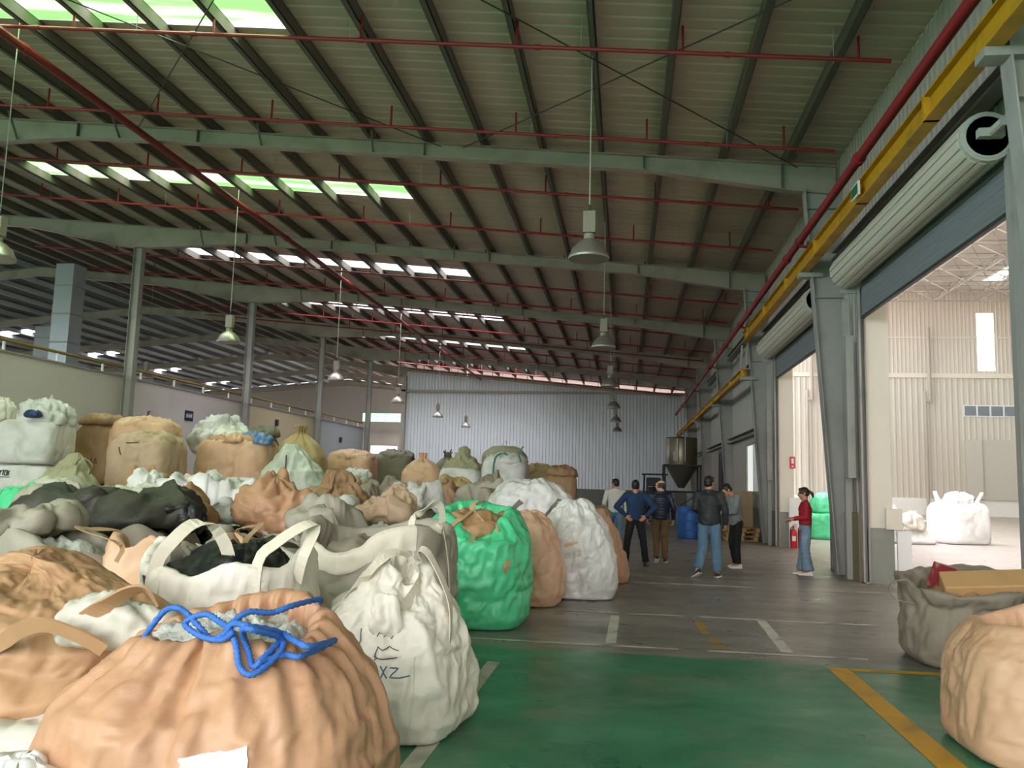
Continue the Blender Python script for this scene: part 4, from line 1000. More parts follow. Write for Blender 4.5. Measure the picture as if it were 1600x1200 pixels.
# squat grey bag and the brown bag collapsed over it
tG, PG = bag('dirty white bag squashed under the collapsed brown bag', (-2.92, 3.86, 0), .98, .8, .50, FULL, F_['dwhite'], 15, N=110, R=56, wr=((.05, (2, 2, 2.4)), (.015, (6, 6, 6))))
def hookB(P, th, T):
    z = P[..., 2]; front = np.clip(-np.sin(th), 0, 1)
    P[..., 2] += .14*np.exp(-((P[..., 0]+.12)/.35)**2)*(T > .5)-.10*front*(T > .3)
    P[..., 1] -= .07*np.sin(z*13+P[..., 0]*2.5)*front*np.clip(z*3, 0, 1)*np.clip((.45-z)*6, 0, 1)
    return P
prB = [(0, 0, 2.6), (.8, .02, 3), (.98, .1, 3), (1.02, .3, 2.8), (.95, .45, 2.8), (1.0, .6, 2.6), (.9, .75, 2.4), (.7, .88, 2.2), (.35, .97, 2), (0, 1, 2)]
tB, PB = bag('brown bag collapsed in loose folds at the left picture edge', (-3.2, 4.2, .47), 1.5, 1.2, .58, prB, F_['tan'], 21, N=200, R=110, hook=hookB, floor0=False, outline=.08,
             wr=((.05, (1.1, 1.1, 1.6), 2), (.012, (3.5, 3.5, 5), 3)), cloth=(.07, .09, dict(anchor=.006, bend=.02, noise_amp=.03, floor0=False)))
bpy.data.objects[tB.children[0].name].data.materials[0] = mat('warm_brown_fabric', '#bd9470', .55, var=.06, scale=4, bump=.1, bscale=170, dirt='#a98260', dscale=2)
WB = tB.children[0].data.materials[0]
strap('open_hem', [(-2.98, 3.66, .80), (-2.85, 3.60, .86), (-2.75, 3.57, .92), (-2.62, 3.56, .95), (-2.45, 3.58, .90), (-2.36, 3.62, .84)], .075, WB, tB, (0, -.5, 1), th=.012)
strap('open_hem', [(-2.52, 3.70, .96), (-2.40, 3.66, 1.03), (-2.29, 3.66, 1.10), (-2.22, 3.68, 1.11), (-2.18, 3.72, 1.04)], .085, WB, tB, (.3, -.6, 1), th=.012, twist=.8)
_l = gen(.52, .22, .22, LUMP, 91, N=70, R=36, wr=((.05, (4, 4, 4)), (.015, (10, 10, 10))), outline=.2, floor0=False); grid_obj('lining', _l, (-2.44, 3.80, .82), F_['dwhite'], tB)['label'] = 'greyish white lining showing at the open hem'
oC, _ = crumple('scrap of white foam film at the foot of the orange bag', (-2.28, 3.02, .0), .34, .28, .5, F_['white'], 44, name='film_scrap', N=60, R=36, amp=.05, fr=5, prof=LUMP)

# cream bag with broad loops and black film in its mouth
def hookD(P, th, T):
    z = P[..., 2]; k = np.clip((z-.55)/.45, 0, 1)
    P[..., 2] -= k*(.13*np.cos(4*th+math.pi)*.5+(.17*np.exp(-((np.mod(th, 2*np.pi)-4.62)/.40)**2))+.06*np.exp(-((th-1.57)/.5)**2)); return P
locD = (-2.62, 5.40, 0)
tD, PD = bag('cream white open bag with broad lifting loops, behind the orange bag', locD, 1.06, .96, 1.12, OPEN, F_['cream'], 31, N=180, R=110, hook=hookD, rz=.06,
             wr=((.05, (1.4, 1.4, 1.0), 3), (.018, (4.5, 4.5, 3.5), 3), (.004, (14, 14, 10), 2)))
Pc = gen(.86, .76, .42, LUMP, 17, N=90, R=40, wr=((.08, (3, 3, 3)), (.02, (9, 9, 9))), outline=.15, floor0=False)
grid_obj('contents', Pc, (locD[0], locD[1]+.05, .72), F_['black'], tD).__setitem__('label', 'black film filling the bag')
rD = rim_row(PD); L = lambda u, v=None: sp(PD, u, rD if v is None else v)[0]+np.array(locD)
strap('lifting_loop', [L(.655, rD-.16)+V3(0, -.012, 0), L(.655)+V3(0, -.012, .0), L(.66)+V3(.08, .0, .16), L(.66)+V3(.17, .1, .27), L(.66)+V3(.27, .2, .22), L(.70)+V3(.18, .28, .05), L(.62)+V3(.2, .3, -.06)], .085, F_['strap'], tD, (1, .25, -.25))
strap('lifting_loop', [L(.845, rD-.2)+V3(.0, -.012, 0), L(.845)+V3(0, -.012, .0), L(.845)+V3(.1, .03, .14), L(.845)+V3(.25, .1, .25), L(.845)+V3(.30, .16, .24), L(.845)+V3(.25, .1, .05), L(.90)+V3(.06, .05, -.10)], .075, F_['strap'], tD, (1, -.2, -.35))
patch('loop_band', PD, locD, [(.64, rD-.30), (.672, rD-.30), (.672, rD-.005), (.64, rD-.005)], F_['strap'], tD)
patch('loop_band', PD, locD, [(.83, rD-.34), (.862, rD-.34), (.862, rD-.005), (.83, rD-.005)], F_['strap'], tD)
patch('tag', PD, locD, [(.628, rD-.09), (.638, rD-.09), (.638, rD-.02), (.628, rD-.02)], F_['ink'], tD)

# white bag with handwriting
prE = [(0, 0, 3), (.88, 0, 5), (1.0, .02, 5), (1.06, .1, 4), (1.07, .3, 3.2), (.98, .5, 2.6), (.80, .68, 2.3), (.58, .84, 2.1), (.40, .95, 2), (.34, 1.0, 2), (.28, .97, 2), (.22, .88, 2), (0, .86, 2)]
locE = (-1.57, 5.72, 0)
def hookE(P, th, T):
    z = P[..., 2]; k = np.clip((z-.5)/.6, 0, 1); P[..., 0] += .07*k-.02; P[..., 2] += .05*k*np.cos(th-3.6)
    P[..., 2] -= .16*np.clip(1-((np.mod(th, 2*np.pi)-5.3)/.9)**2, 0, 1)*k; return P
tE, PE = bag('white bag marked with pen writing, slumped to a peak beside the orange bag', locE, .96, .92, 1.10, prE, F_['cream'], 5, N=220, R=130, hook=hookE, rz=-.12, pleat=(.03, 9, .45, .95),
             wr=((.075, (1.5, 1.5, 1.3), 3), (.028, (4.5, 4.5, 3.0), 3), (.005, (14, 14, 10), 2)))
rE = rim_row(PE); L = lambda u, v=None: sp(PE, u, rE if v is None else v)[0]+np.array(locE)
strap('lifting_loop', [L(.60, rE-.28), L(.62, rE-.12)+V3(0, -.03, .02), L(.66)+V3(.02, -.08, .02), L(.75)+V3(.02, -.03, .13), L(.8)+V3(.05, .03, .15), L(.85)+V3(.06, .0, .03), L(.82, rE-.14)+V3(.01, -.03, 0)], .07, F_['strap'], tE, (.6, 0, .8), twist=1.4)
strap('lifting_loop', [L(.95, rE-.3), L(.97, rE-.15)+V3(.04, -.02, .02), L(.0)+V3(.03, -.02, .06), L(.08)+V3(-.04, 0, .05), L(.06, rE-.2)+V3(.03, 0, .0)], .06, F_['strap'], tE, (0, 1, .5))
oF = grid_obj('spout_flap', gen(.17, .06, .27, LUMP, 77, N=48, R=30, rz=-.1, wr=((.035, (6, 6, 3)), (.012, (12, 12, 8))), outline=.12, floor0=False), tuple(L(.775, rE-.16)+V3(.0, -.03, -.16)), F_['cream'], tE)
ink('pen_writing', PE, locE, [[(.788, .462), (.800, .494)], [(.788, .494), (.800, .462)], [(.808, .490), (.824, .491), (.808, .465), (.824, .464), (.845, .470)]], .0045, F_['bink'], tE)
ink('pen_writing', PE, locE, [[(.770, .525), (.776, .572), (.788, .558), (.800, .580), (.822, .562)], [(.768, .528), (.790, .518), (.82, .530)], [(.770, .512), (.778, .526)]], .0032, F_['ink'], tE)
ink('pen_writing', PE, locE, [[(.757+.008*k, .632+.01*(k % 2)), (.761+.008*k, .650-.006*(k % 3)), (.764+.008*k, .632)] for k in range(8)]+[[(.768+.008*k, .604+.01*(k % 2)), (.774+.008*k, .618)] for k in range(5)], .0028, F_['ink'], tE)
ink('pen_writing', PE, locE, [[(.700, .53), (.704, .57), (.710, .54)], [(.698, .50), (.708, .515)], [(.716, .48), (.726, .52), (.726, .58), (.718, .61)]], .003, F_['ink'], tE)
oL = ink('side_seam', PE, locE, [[(.845, .1), (.848, .2), (.846, .3), (.85, .42), (.852, .52)]], .007, F_['cream'], tE, off=.0)

# grey bag behind the handwriting bag
def hookF(P, th, T):
    z = P[..., 2]; k = np.clip((z-.6)/.5, 0, 1); P[..., 2] -= k*(.16*np.exp(-((np.mod(th, 2*np.pi)-4.6)/.55)**2)+.05*np.cos(3*th)); return P
locF = (-2.1, 7.0, 0)
tF, PF = bag('grey open bag with pale rim band behind the handwriting bag', locF, 1.22, 1.0, 1.22, OPEN, F_['grey'], 41, N=150, R=90, hook=hookF, rz=-.08, wr=((.06, (1.5, 1.5, 1.2), 3), (.02, (4.5, 4.5, 4), 3)))
rF = rim_row(PF); L = lambda u, v=None: sp(PF, u, rF if v is None else v)[0]+np.array(locF)
patch('rim_band', PF, locF, [(.63, rF-.07), (.87, rF-.07), (.87, rF-.005), (.63, rF-.005)], F_['strap'], tF, nu=40)
strap('lifting_loop', [L(.865, rF-.15)+V3(0, -.02, 0), L(.865)+V3(0, -.02, 0), L(.875)+V3(.05, -.02, .10), L(.89)+V3(.12, 0, .18), L(.92)+V3(.08, .0, .06), L(.92)], .055, F_['strap'], tF, (.7, 0, .7))
strap('lifting_loop', [L(.96, rF-.3)+V3(.02, 0, 0), L(.96, rF-.1)+V3(.03, 0, 0), L(.965)+V3(.02, 0, .12), L(.985)+V3(.02, 0, .10), L(.99)], .04, F_['strap'], tF, (0, 1, 0))
Pc = gen(.9, .75, .3, LUMP, 19, N=70, R=36, wr=((.07, (3, 3, 3)), (.02, (9, 9, 9))), outline=.15, floor0=False); grid_obj('contents', Pc, (locF[0], locF[1], .82), F_['dgrey'], tF)

# green bag
def hookG(P, th, T):
    z = P[..., 2]; k = np.clip((z-.9)/.4, 0, 1); t2 = np.mod(th, 2*np.pi)
    P[..., 2] += k*(.10*np.sin(th)-.17*np.exp(-((t2-4.9)/.45)**2)+.03*np.cos(3*th)); return P
prG = [(0, 0, 3), (.80, 0, 4), (.90, .02, 4), (.99, .12, 3.2), (1.05, .35, 2.8), (1.05, .6, 2.6), (.96, .8, 2.5), (.78, .94, 2.3), (.68, 1.0, 2.2), (.64, .985, 2.2), (.6, .9, 2.2), (.56, .82, 2.2), (.3, .8, 2), (0, .8, 2)]
locG = (-1.76, 9.82, 0)
tGr, PGr = bag('bright green bag with tan loops and brown paper in its mouth', locG, 1.2, 1.12, 1.28, prG, F_['green'], 9, N=200, R=110, hook=hookG, lean=(.0, 0), pleat=(.012, 11, .6, .98),
                wr=((.055, (1.8, 1.8, 1.2), 3), (.028, (4.2, 4.2, 3.4), 3), (.006, (12, 12, 10), 2)))
rG = rim_row(PGr); L = lambda u, v=None: sp(PGr, u, rG if v is None else v)[0]+np.array(locG)
Pc = gen(.72, .66, .26, LUMP, 27, N=80, R=40, wr=((.07, (4, 4, 4)), (.025, (10, 10, 10))), outline=.2, floor0=False); grid_obj('contents', Pc, (locG[0], locG[1], 1.0), F_['kraft'], tGr).__setitem__('label', 'brown paper in the bag mouth')
apex = V3(locG[0]-.02, locG[1]-.18, 1.31)
for q, s_ in (([L(.68, rG-.11)+V3(0, -.01, 0), L(.69, rG-.03)+V3(0, -.012, .0), L(.70)+V3(.03, -.02, .05), apex], (1, 0, .2)), ([L(.765, rG-.13)+V3(0, -.01, 0), L(.765, rG-.03)+V3(0, -.012, 0), L(.765)+V3(0, -.01, .05), apex], (1, 0, 0)),
              ([L(.86, rG-.05)+V3(0, -.01, 0), L(.86)+V3(0, 0, .02), L(.84)+V3(-.05, -.02, .06), apex], (0, .3, 1)), ([apex, apex+V3(.01, .03, .09), apex+V3(.02, .1, .06), L(.25)], (1, 0, 0))):
    strap('lifting_loop', q, .06, F_['tstrap'], tGr, s_)
patch('tan_patch', PGr, locG, [(.845, .50), (.855, .47), (.868, .52), (.862, .55)], F_['tstrap'], tGr)

# row of bags running back along the aisle
prH = [(0, 0, 3), (.78, 0, 4), (.9, .03, 3.4), (1.0, .14, 3), (1.05, .4, 2.7), (1.0, .65, 2.5), (.85, .85, 2.3), (.62, .96, 2.2), (.45, 1.0, 2.1), (.38, .96, 2.1), (.3, .88, 2), (0, .87, 2)]
locH = (-1.30, 11.62, 0)
tH, PH = bag('tan bag standing right behind the bright green one', locH, .88, .95, 1.24, prH, F_['tan'], 13, N=150, R=90, lean=(-.10, 0), pleat=(.02, 8, .5, .95), wr=((.05, (1.8, 1.8, 1.2), 3), (.02, (5, 5, 4), 3)))
bpy.data.objects[tH.children[0].name].data.materials[0] = F_['peach']
q, n = sp(PH, .79, .17); b = MB(); b.path(spline([q+np.array(locH)+n*.01+V3(.055*math.cos(a)*(1-.06*a), -.01, .055*math.sin(a)*(1-.06*a)) for a in np.linspace(0, 9, 14)], 50), .011, 6); b.build('gathered_spout', F_['peach'], tH, smooth=True)
locI = (-.68, 12.55, 0)
prI = [(0, 0, 3), (.85, 0, 4), (.97, .02, 4), (1.04, .15, 3.4), (1.02, .4, 3), (.9, .62, 2.7), (.7, .82, 2.3), (.42, .96, 2.1), (.24, 1.0, 2), (.1, 1.0, 2), (0, .99, 2)]
tI, PI_ = bag('grey white bag wrapped in clear film, between tan and peach bags', locI, 1.02, .92, 1.38, prI, F_['film'], 17, N=170, R=100, lean=(-.06, 0), pleat=(.02, 10, .4, .95), wr=((.06, (2.0, 2.0, 1.3), 3), (.03, (5, 5, 3.5), 3), (.008, (14, 14, 9), 2)))
patch('printed_band', PI_, locI, [(.70, .50), (.775, .53), (.775, .565), (.70, .54)], F_['mint'], tI, off=.004); patch('printed_band', PI_, locI, [(.70, .57), (.765, .60), (.765, .62), (.70, .595)], F_['peach'], tI, off=.004)
locJ = (-.36, 14.62, 0)
prJ = [(0, 0, 3), (.8, 0, 4), (.95, .02, 3.4), (1.0, .12, 3), (.93, .4, 2.8), (.82, .7, 2.6), (.7, .92, 2.4), (.66, 1.0, 2.3), (.6, .98, 2.3), (.55, .85, 2.2), (.3, .8, 2), (0, .8, 2)]
tJ, PJ = bag('narrow peach bag, last of the row reaching back along the aisle', locJ, .82, .9, 1.22, prJ, F_['orange'], 23, N=130, R=80, lean=(-.22, 0), wr=((.05, (2, 2, 1.3), 3), (.02, (6, 6, 4), 3)))
Pc = gen(.5, .5, .2, LUMP, 29, N=50, R=26, wr=((.06, (4, 4, 4)), (.02, (10, 10, 10))), outline=.2, floor0=False); grid_obj('contents', Pc, (locJ[0]-.2, locJ[1], 1.06), F_['olive'], tJ)
locK = (-1.56, 13.65, 0)
prK = [(0, 0, 3), (.8, 0, 4), (.95, .03, 3.4), (1.05, .3, 3), (1.06, .6, 2.8), (.96, .82, 2.6), (.7, .95, 2.3), (.35, 1.0, 2), (0, 1.0, 2)]
tK, PK = bag('white bag printed with slanting grey stripes, leaning over the row', locK, 1.32, .95, 1.66, prK, F_['white'], 33, N=150, R=100, lean=(.0, 0), wr=((.07, (1.8, 1.8, 1.4), 3), (.03, (4.5, 4.5, 4), 3)))
for qd in ([(.785, .60), (.80, .585), (.895, .725), (.875, .745)], [(.825, .575), (.84, .56), (.925, .665), (.91, .69)], [(.690, .665), (.700, .652), (.738, .70), (.722, .722)]):
    patch('printed_stripe', PK, locK, qd, F_['stripe'], tK, off=.006, nu=10, nv=14)
strap('tie_end', [sp(PK, .86, .70)[0]+np.array(locK), sp(PK, .88, .71)[0]+np.array(locK)+V3(.05, -.02, .02), sp(PK, .88, .71)[0]+np.array(locK)+V3(.13, -.03, .05)], .05, F_['strap'], tK, (0, 0, 1))

# ---- right foreground -------------------------------------------------------------------------------------------------
def hookR(P, th, T):
    z = P[..., 2]; k = np.clip((z-.55)/.25, 0, 1); P[..., 2] += k*(.08*np.sin(th)-.03*np.cos(3*th)); f = 1+.05*k; P[..., 0] *= f; P[..., 1] *= f; return P
locR = (3.42, 9.02, 0)
prR = [(0, 0, 3), (.80, 0, 4), (.9, .03, 4), (.98, .15, 3.2), (1.0, .5, 2.8), (.99, .8, 2.6), (1.03, 1.0, 2.5), (.98, .985, 2.5), (.94, .8, 2.5), (.9, .62, 2.5), (.4, .58, 2.2), (0, .58, 2)]
F_['r1'] = mat('brownish_grey_fabric', '#8a7f70', .6, var=.08, scale=4, bump=.1, bscale=170, dirt='#746a5c', dscale=2)
tR, PR = bag('grey open bag holding a folded carton at the right edge', locR, 1.2, 1.1, .79, prR, F_['r1'], 37, N=170, R=100, hook=hookR, wr=((.05, (1.7, 1.7, 1.4), 3), (.02, (5, 5, 4), 3)))
rR = rim_row(PR); L = lambda u, v=None: sp(PR, u, rR if v is None else v)[0]+np.array(locR)
strap('lifting_loop', [L(.565, rR-.02), L(.56)+V3(-.05, -.02, .01), L(.555)+V3(-.16, -.03, -.01), L(.55)+V3(-.2, -.03, -.10), L(.56)+V3(-.14, -.03, -.18), L(.57, rR-.10)+V3(-.02, -.01, 0)], .035, F_['dgrey'], tR, (0, 1, 0))
Pc = gen(.98, .9, .2, LUMP, 39, N=80, R=36, wr=((.06, (4, 4, 4)), (.025, (10, 10, 10))), outline=.12, floor0=False); grid_obj('contents', Pc, (locR[0], locR[1], .50), F_['brown'], tR)
b = MB(); b.bar((3.12, 8.90, .72), (3.98, 8.74, .80), .30, .22, up=(0, -.5, 1)); o = b.build('carton', F_['card']); tag(o, 'folded cardboard carton sticking out of the grey open bag', 'carton')
_m = o.modifiers.new('edge', 'BEVEL'); _m.width = .015; _m.segments = 2
b = MB().box((3.06, 9.05, .70), (3.24, 9.17, .95)); o = b.build('packet', mat('red_printed_packet', '#8c2f37', .5, var=.2, scale=9, dirt='#cbb08a', dscale=6)); tag(o, 'small red and cream packet beside the carton in the grey bag', 'packet'); o.rotation_euler = (.2, .25, .3)
def hookR2(P, th, T):
    z = P[..., 2]; k = np.clip((z-.55)/.4, 0, 1); P[..., 2] += k*(.13*np.cos(th)+.03*np.sin(2*th+1)); return P
locR2 = (2.80, 6.02, 0)
prR2 = [(0, 0, 3), (.85, 0, 4), (.97, .03, 4), (1.03, .2, 3.2), (1.03, .5, 2.8), (.98, .74, 2.6), (.86, .92, 2.4), (.80, 1.0, 2.4), (.75, .985, 2.4), (.7, .9, 2.3), (.65, .82, 2.2), (0, .8, 2)]
tR2, PR2 = bag('big peach bag cut by the right picture edge in front of the grey one', locR2, 1.2, 1.1, .90, prR2, F_['peach'], 43, N=200, R=120, hook=hookR2, wr=((.035, (1.3, 1.3, .7), 2), (.008, (4.5, 4.5, 3), 3)), cloth=(.06, .07, dict(anchor=.007, bend=.02, noise_amp=.02)))
bpy.data.objects[tR2.children[0].name].data.materials[0] = mat('pale_orange_fabric', '#c7a07f', .48, var=.05, scale=4, bump=.1, bscale=170, dirt='#bb906e', dscale=2)
# ---- stacked bags along the left wall and before the end wall --------------------------------------------------------
CL = (.05, .04, dict(anchor=.01, bend=.03, noise_amp=.02))
SM = dict(N=72, R=48, wr=((.035, (2.2, 2.2, 1.4)), (.012, (6, 6, 4))), cloth=CL)
GW = 'stacked bags along the low left wall'; GE = 'stacked bags before the silver end wall'
TOPS = (109, 111, 115, 120, 133, 135, 131, 143, 147, 149, 107)
def st(label, x, y, z, w, d, h, prof, m, seed, group=GW, **kw):
    k = dict(SM); k.update(kw); t, P = bag(label, (x, y, z), w, d, h, prof, F_[m], seed, group=group, **k)
    if seed in TOPS:
        G = gen(w*.94, d*.94, .26, LUMP, seed+50, N=72, R=30, wr=((.07, (3.5, 3.5, 3.5)), (.02, (9, 9, 9))), outline=.08, floor0=False, cloth=(.10, .10, dict(anchor=.006, bend=.012, noise_amp=.04, floor0=False)))
        grid_obj('gathered_top', G, (x, y, z+h-.13), F_[m], t)
    return t, P
TB = [(0, 0, 3), (.85, 0, 4), (.98, .04, 5), (1.03, .3, 4.2), (1.02, .6, 4), (.97, .8, 3.6), (.75, .93, 2.6), (.4, 1.0, 2.2), (0, 1.0, 2)]
t, P = st('lower white bag with dark lettering, leftmost stack by the wall', -14.4, 18.5, 0, 1.5, 1.2, 1.72, FULL, 'white', 101, N=110, R=60)
bw = .012
_f0 = .687
def letter(segs, u0, v0, du=.0095, dv=.036): return [[(u0+a*du, v0+b*dv) for a, b in s] for s in segs]
LT = {'Y': [[(0, 1), (.5, .5), (1, 1)], [(.5, .5), (.5, 0)]], 'T': [[(0, 1), (1, 1)], [(.5, 1), (.5, 0)]], 'O': [[(0, 0), (0, 1), (1, 1), (1, 0), (0, 0)]], 'N': [[(0, 0), (0, 1), (1, 0), (1, 1)]]}
for i, ch in enumerate('YTON'): ink('lettering', P, (-14.4, 18.5, 0), letter(LT[ch], _f0+.0135*i, .70), .014, F_['ink'], t, off=.006)
ink('printed_line', P, (-14.4, 18.5, 0), [[(.68, .685), (.745, .685)]], .008, F_['ink'], t, off=.006)
ink('printed_line', P, (-14.4, 18.5, 0), [[(.68, .60), (.707, .60)], [(.68, .575), (.70, .575)]], .008, F_['ink'], t, off=.006)
t, P = st('upper white bag of the leftmost stack, clear film heaped on it', -14.38, 18.5, 1.72, 1.5, 1.2, 1.02, FULL, 'white', 102, rz=.05, N=110, R=60)
crumple('crumpled clear film heaped on the leftmost white stack', (-14.15, 18.5, 2.72), 1.2, 1.0, .5, F_['film'], 103, name='film_heap', prof=LUMP, amp=.16, fr=2.4)
crumple('dark blue scrap poking out of the film on the leftmost stack', (-14.0, 17.95, 2.86), .42, .2, .14, F_['navy'], 104, name='film_scrap', N=40, R=22, amp=.04, fr=5)
crumple('cream bag cover lying over the corner of the leftmost stack', (-14.95, 18.15, 2.72), .6, .7, .5, F_['cream'], 105, name='bag_cover', prof=LUMP, amp=.1)
st('plain brown lower bag behind the leftmost stack', -14.1, 20.8, 0, 1.15, 1.1, 1.25, FULL, 'brown', 106)
t, P = st('brown bag with faint printed signs standing behind the leftmost white stack', -14.1, 20.8, 1.25, 1.15, 1.1, 1.72, TB, 'brown', 107, N=90, R=56)
for k in range(3): ink('printed_sign', P, (-14.1, 20.8, 1.25), [[(.74+.03*k, .42), (.758+.03*k, .42), (.749+.03*k, .47), (.74+.03*k, .42)]], .01, F_['ink'], t, off=.006)
st('wide peach bag carrying another peach bag near the wall column', -12.75, 20.6, 0, 1.55, 1.3, 1.25, FULL, 'peach', 108)
t, P = st('highest peach bag with a looped strap below the slender wall column', -12.75, 20.6, 1.25, 1.6, 1.3, 1.62, FULL, 'peach', 109, N=100, R=60, cloth=(.07, .06, dict(anchor=.008, bend=.02, noise_amp=.03)))
L = lambda u, v: sp(P, u, v)[0]+np.array((-12.75, 20.6, 1.25))
strap('lifting_loop', [L(.70, .88), L(.71, .93)+V3(0, 0, .1), L(.75, .95)+V3(.1, 0, .33), L(.85, .95)+V3(-.05, 0, .3), L(.88, .9)], .05, F_['bstrap'], t, (0, 1, .2))
ink('strap_end', P, (-12.75, 20.6, 1.25), [[(.80, .50), (.815, .58), (.81, .64)], [(.84, .56), (.842, .50)], [(.855, .57), (.862, .52)]], .016, F_['bstrap'], t, off=.01)
st('plain lower tan bag under the tall tan one', -11.42, 18.6, 0, 1.42, 1.3, 1.1, FULL, 'tan', 110)
t, P = st('square tan bag in front of the highest peach bag', -11.42, 18.6, 1.1, 1.45, 1.3, 1.27, FULL, 'tan', 111, N=100, R=56)
ink('strap_end', P, (-11.42, 18.6, 1.1), [[(.72, .70), (.785, .71)], [(.69, .66), (.70, .60)]], .014, F_['bstrap'], t, off=.01)
st('grey bag hidden under crumpled clear film between two peach bags', -11.75, 23.0, 0, 1.25, 1.1, 2.25, FULL, 'dwhite', 112)
crumple('pale crumpled film piled between the highest and the wide peach bag', (-11.75, 22.9, 2.2), 1.5, 1.1, .95, F_['film'], 113, name='film_heap', prof=LUMP, amp=.2, fr=2.2)
st('lower wide peach bag below blue rags', -10.2, 20.9, 0, 1.8, 1.35, 1.05, FULL, 'peach', 114)
t, P = st('wide peach bag with blue and white rags on its top', -10.2, 20.9, 1.05, 1.9, 1.35, 1.42, FULL, 'orange', 115, N=110, R=60)
bpy.data.objects[t.children[0].name].data.materials[0] = F_['peach']
crumple('blue rag on the wide peach bag', (-9.75, 20.75, 2.44), .75, .7, .24, F_['blue'], 116, cat='rag', name='rag', amp=.06, fr=4)
crumple('second blue rag at the right end of the wide peach bag', (-9.42, 20.5, 2.40), .45, .5, .16, F_['blue'], 117, cat='rag', name='rag', amp=.05, fr=5, N=50, R=26)
crumple('whitish rag left of the blue ones on the wide peach bag', (-10.45, 20.8, 2.44), .7, .7, .28, F_['cream'], 118, cat='rag', name='rag', amp=.07, fr=4)
crumple('peach flap between rags on the wide peach bag', (-10.05, 20.4, 2.43), .5, .4, .2, F_['peach'], 119, cat='rag', name='rag', amp=.05, fr=4, N=50, R=26)
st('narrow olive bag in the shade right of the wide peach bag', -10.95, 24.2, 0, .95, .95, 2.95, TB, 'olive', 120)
st('lower yellowish bag under the tied one', -9.95, 24.4, 0, 1.35, 1.2, 1.1, FULL, 'yellow', 121)
t, P = st('yellowish tan bag tied at the top, standing before the yellow wall panel', -9.95, 24.4, 1.1, 1.5, 1.25, 2.05, TIED, 'yellow', 122, pleat=(.05, 12, .45, .85), N=110, R=64)
st('lower white green bag under the slumped pale green one', -8.35, 20.2, 0, 1.5, 1.3, .95, FULL, 'mint', 123)
t, P = st('slumped pale green filmy bag right of the wide peach bag', -8.35, 20.2, .95, 1.68, 1.3, 1.42, [(0, 0, 3), (.85, 0, 4), (1.0, .05, 3.4), (1.05, .3, 3), (.9, .5, 2.6), (.6, .72, 2.3), (.35, .9, 2.1), (.15, 1.0, 2), (0, 1, 2)], 'mint', 124, N=110, R=64, lean=(-.1, 0), cloth=(.10, .09, dict(anchor=.006, bend=.012, noise_amp=.04)))
strap('dark_strap', [sp(P, .74, .80)[0]+V3(-8.35, 20.16, .95), sp(P, .755, .66)[0]+V3(-8.35, 20.13, .95), sp(P, .75, .5)[0]+V3(-8.35, 20.14, .95), sp(P, .72, .36)[0]+V3(-8.35, 20.15, .95)], .035, F_['bstrap'], t, (1, 0, 0))
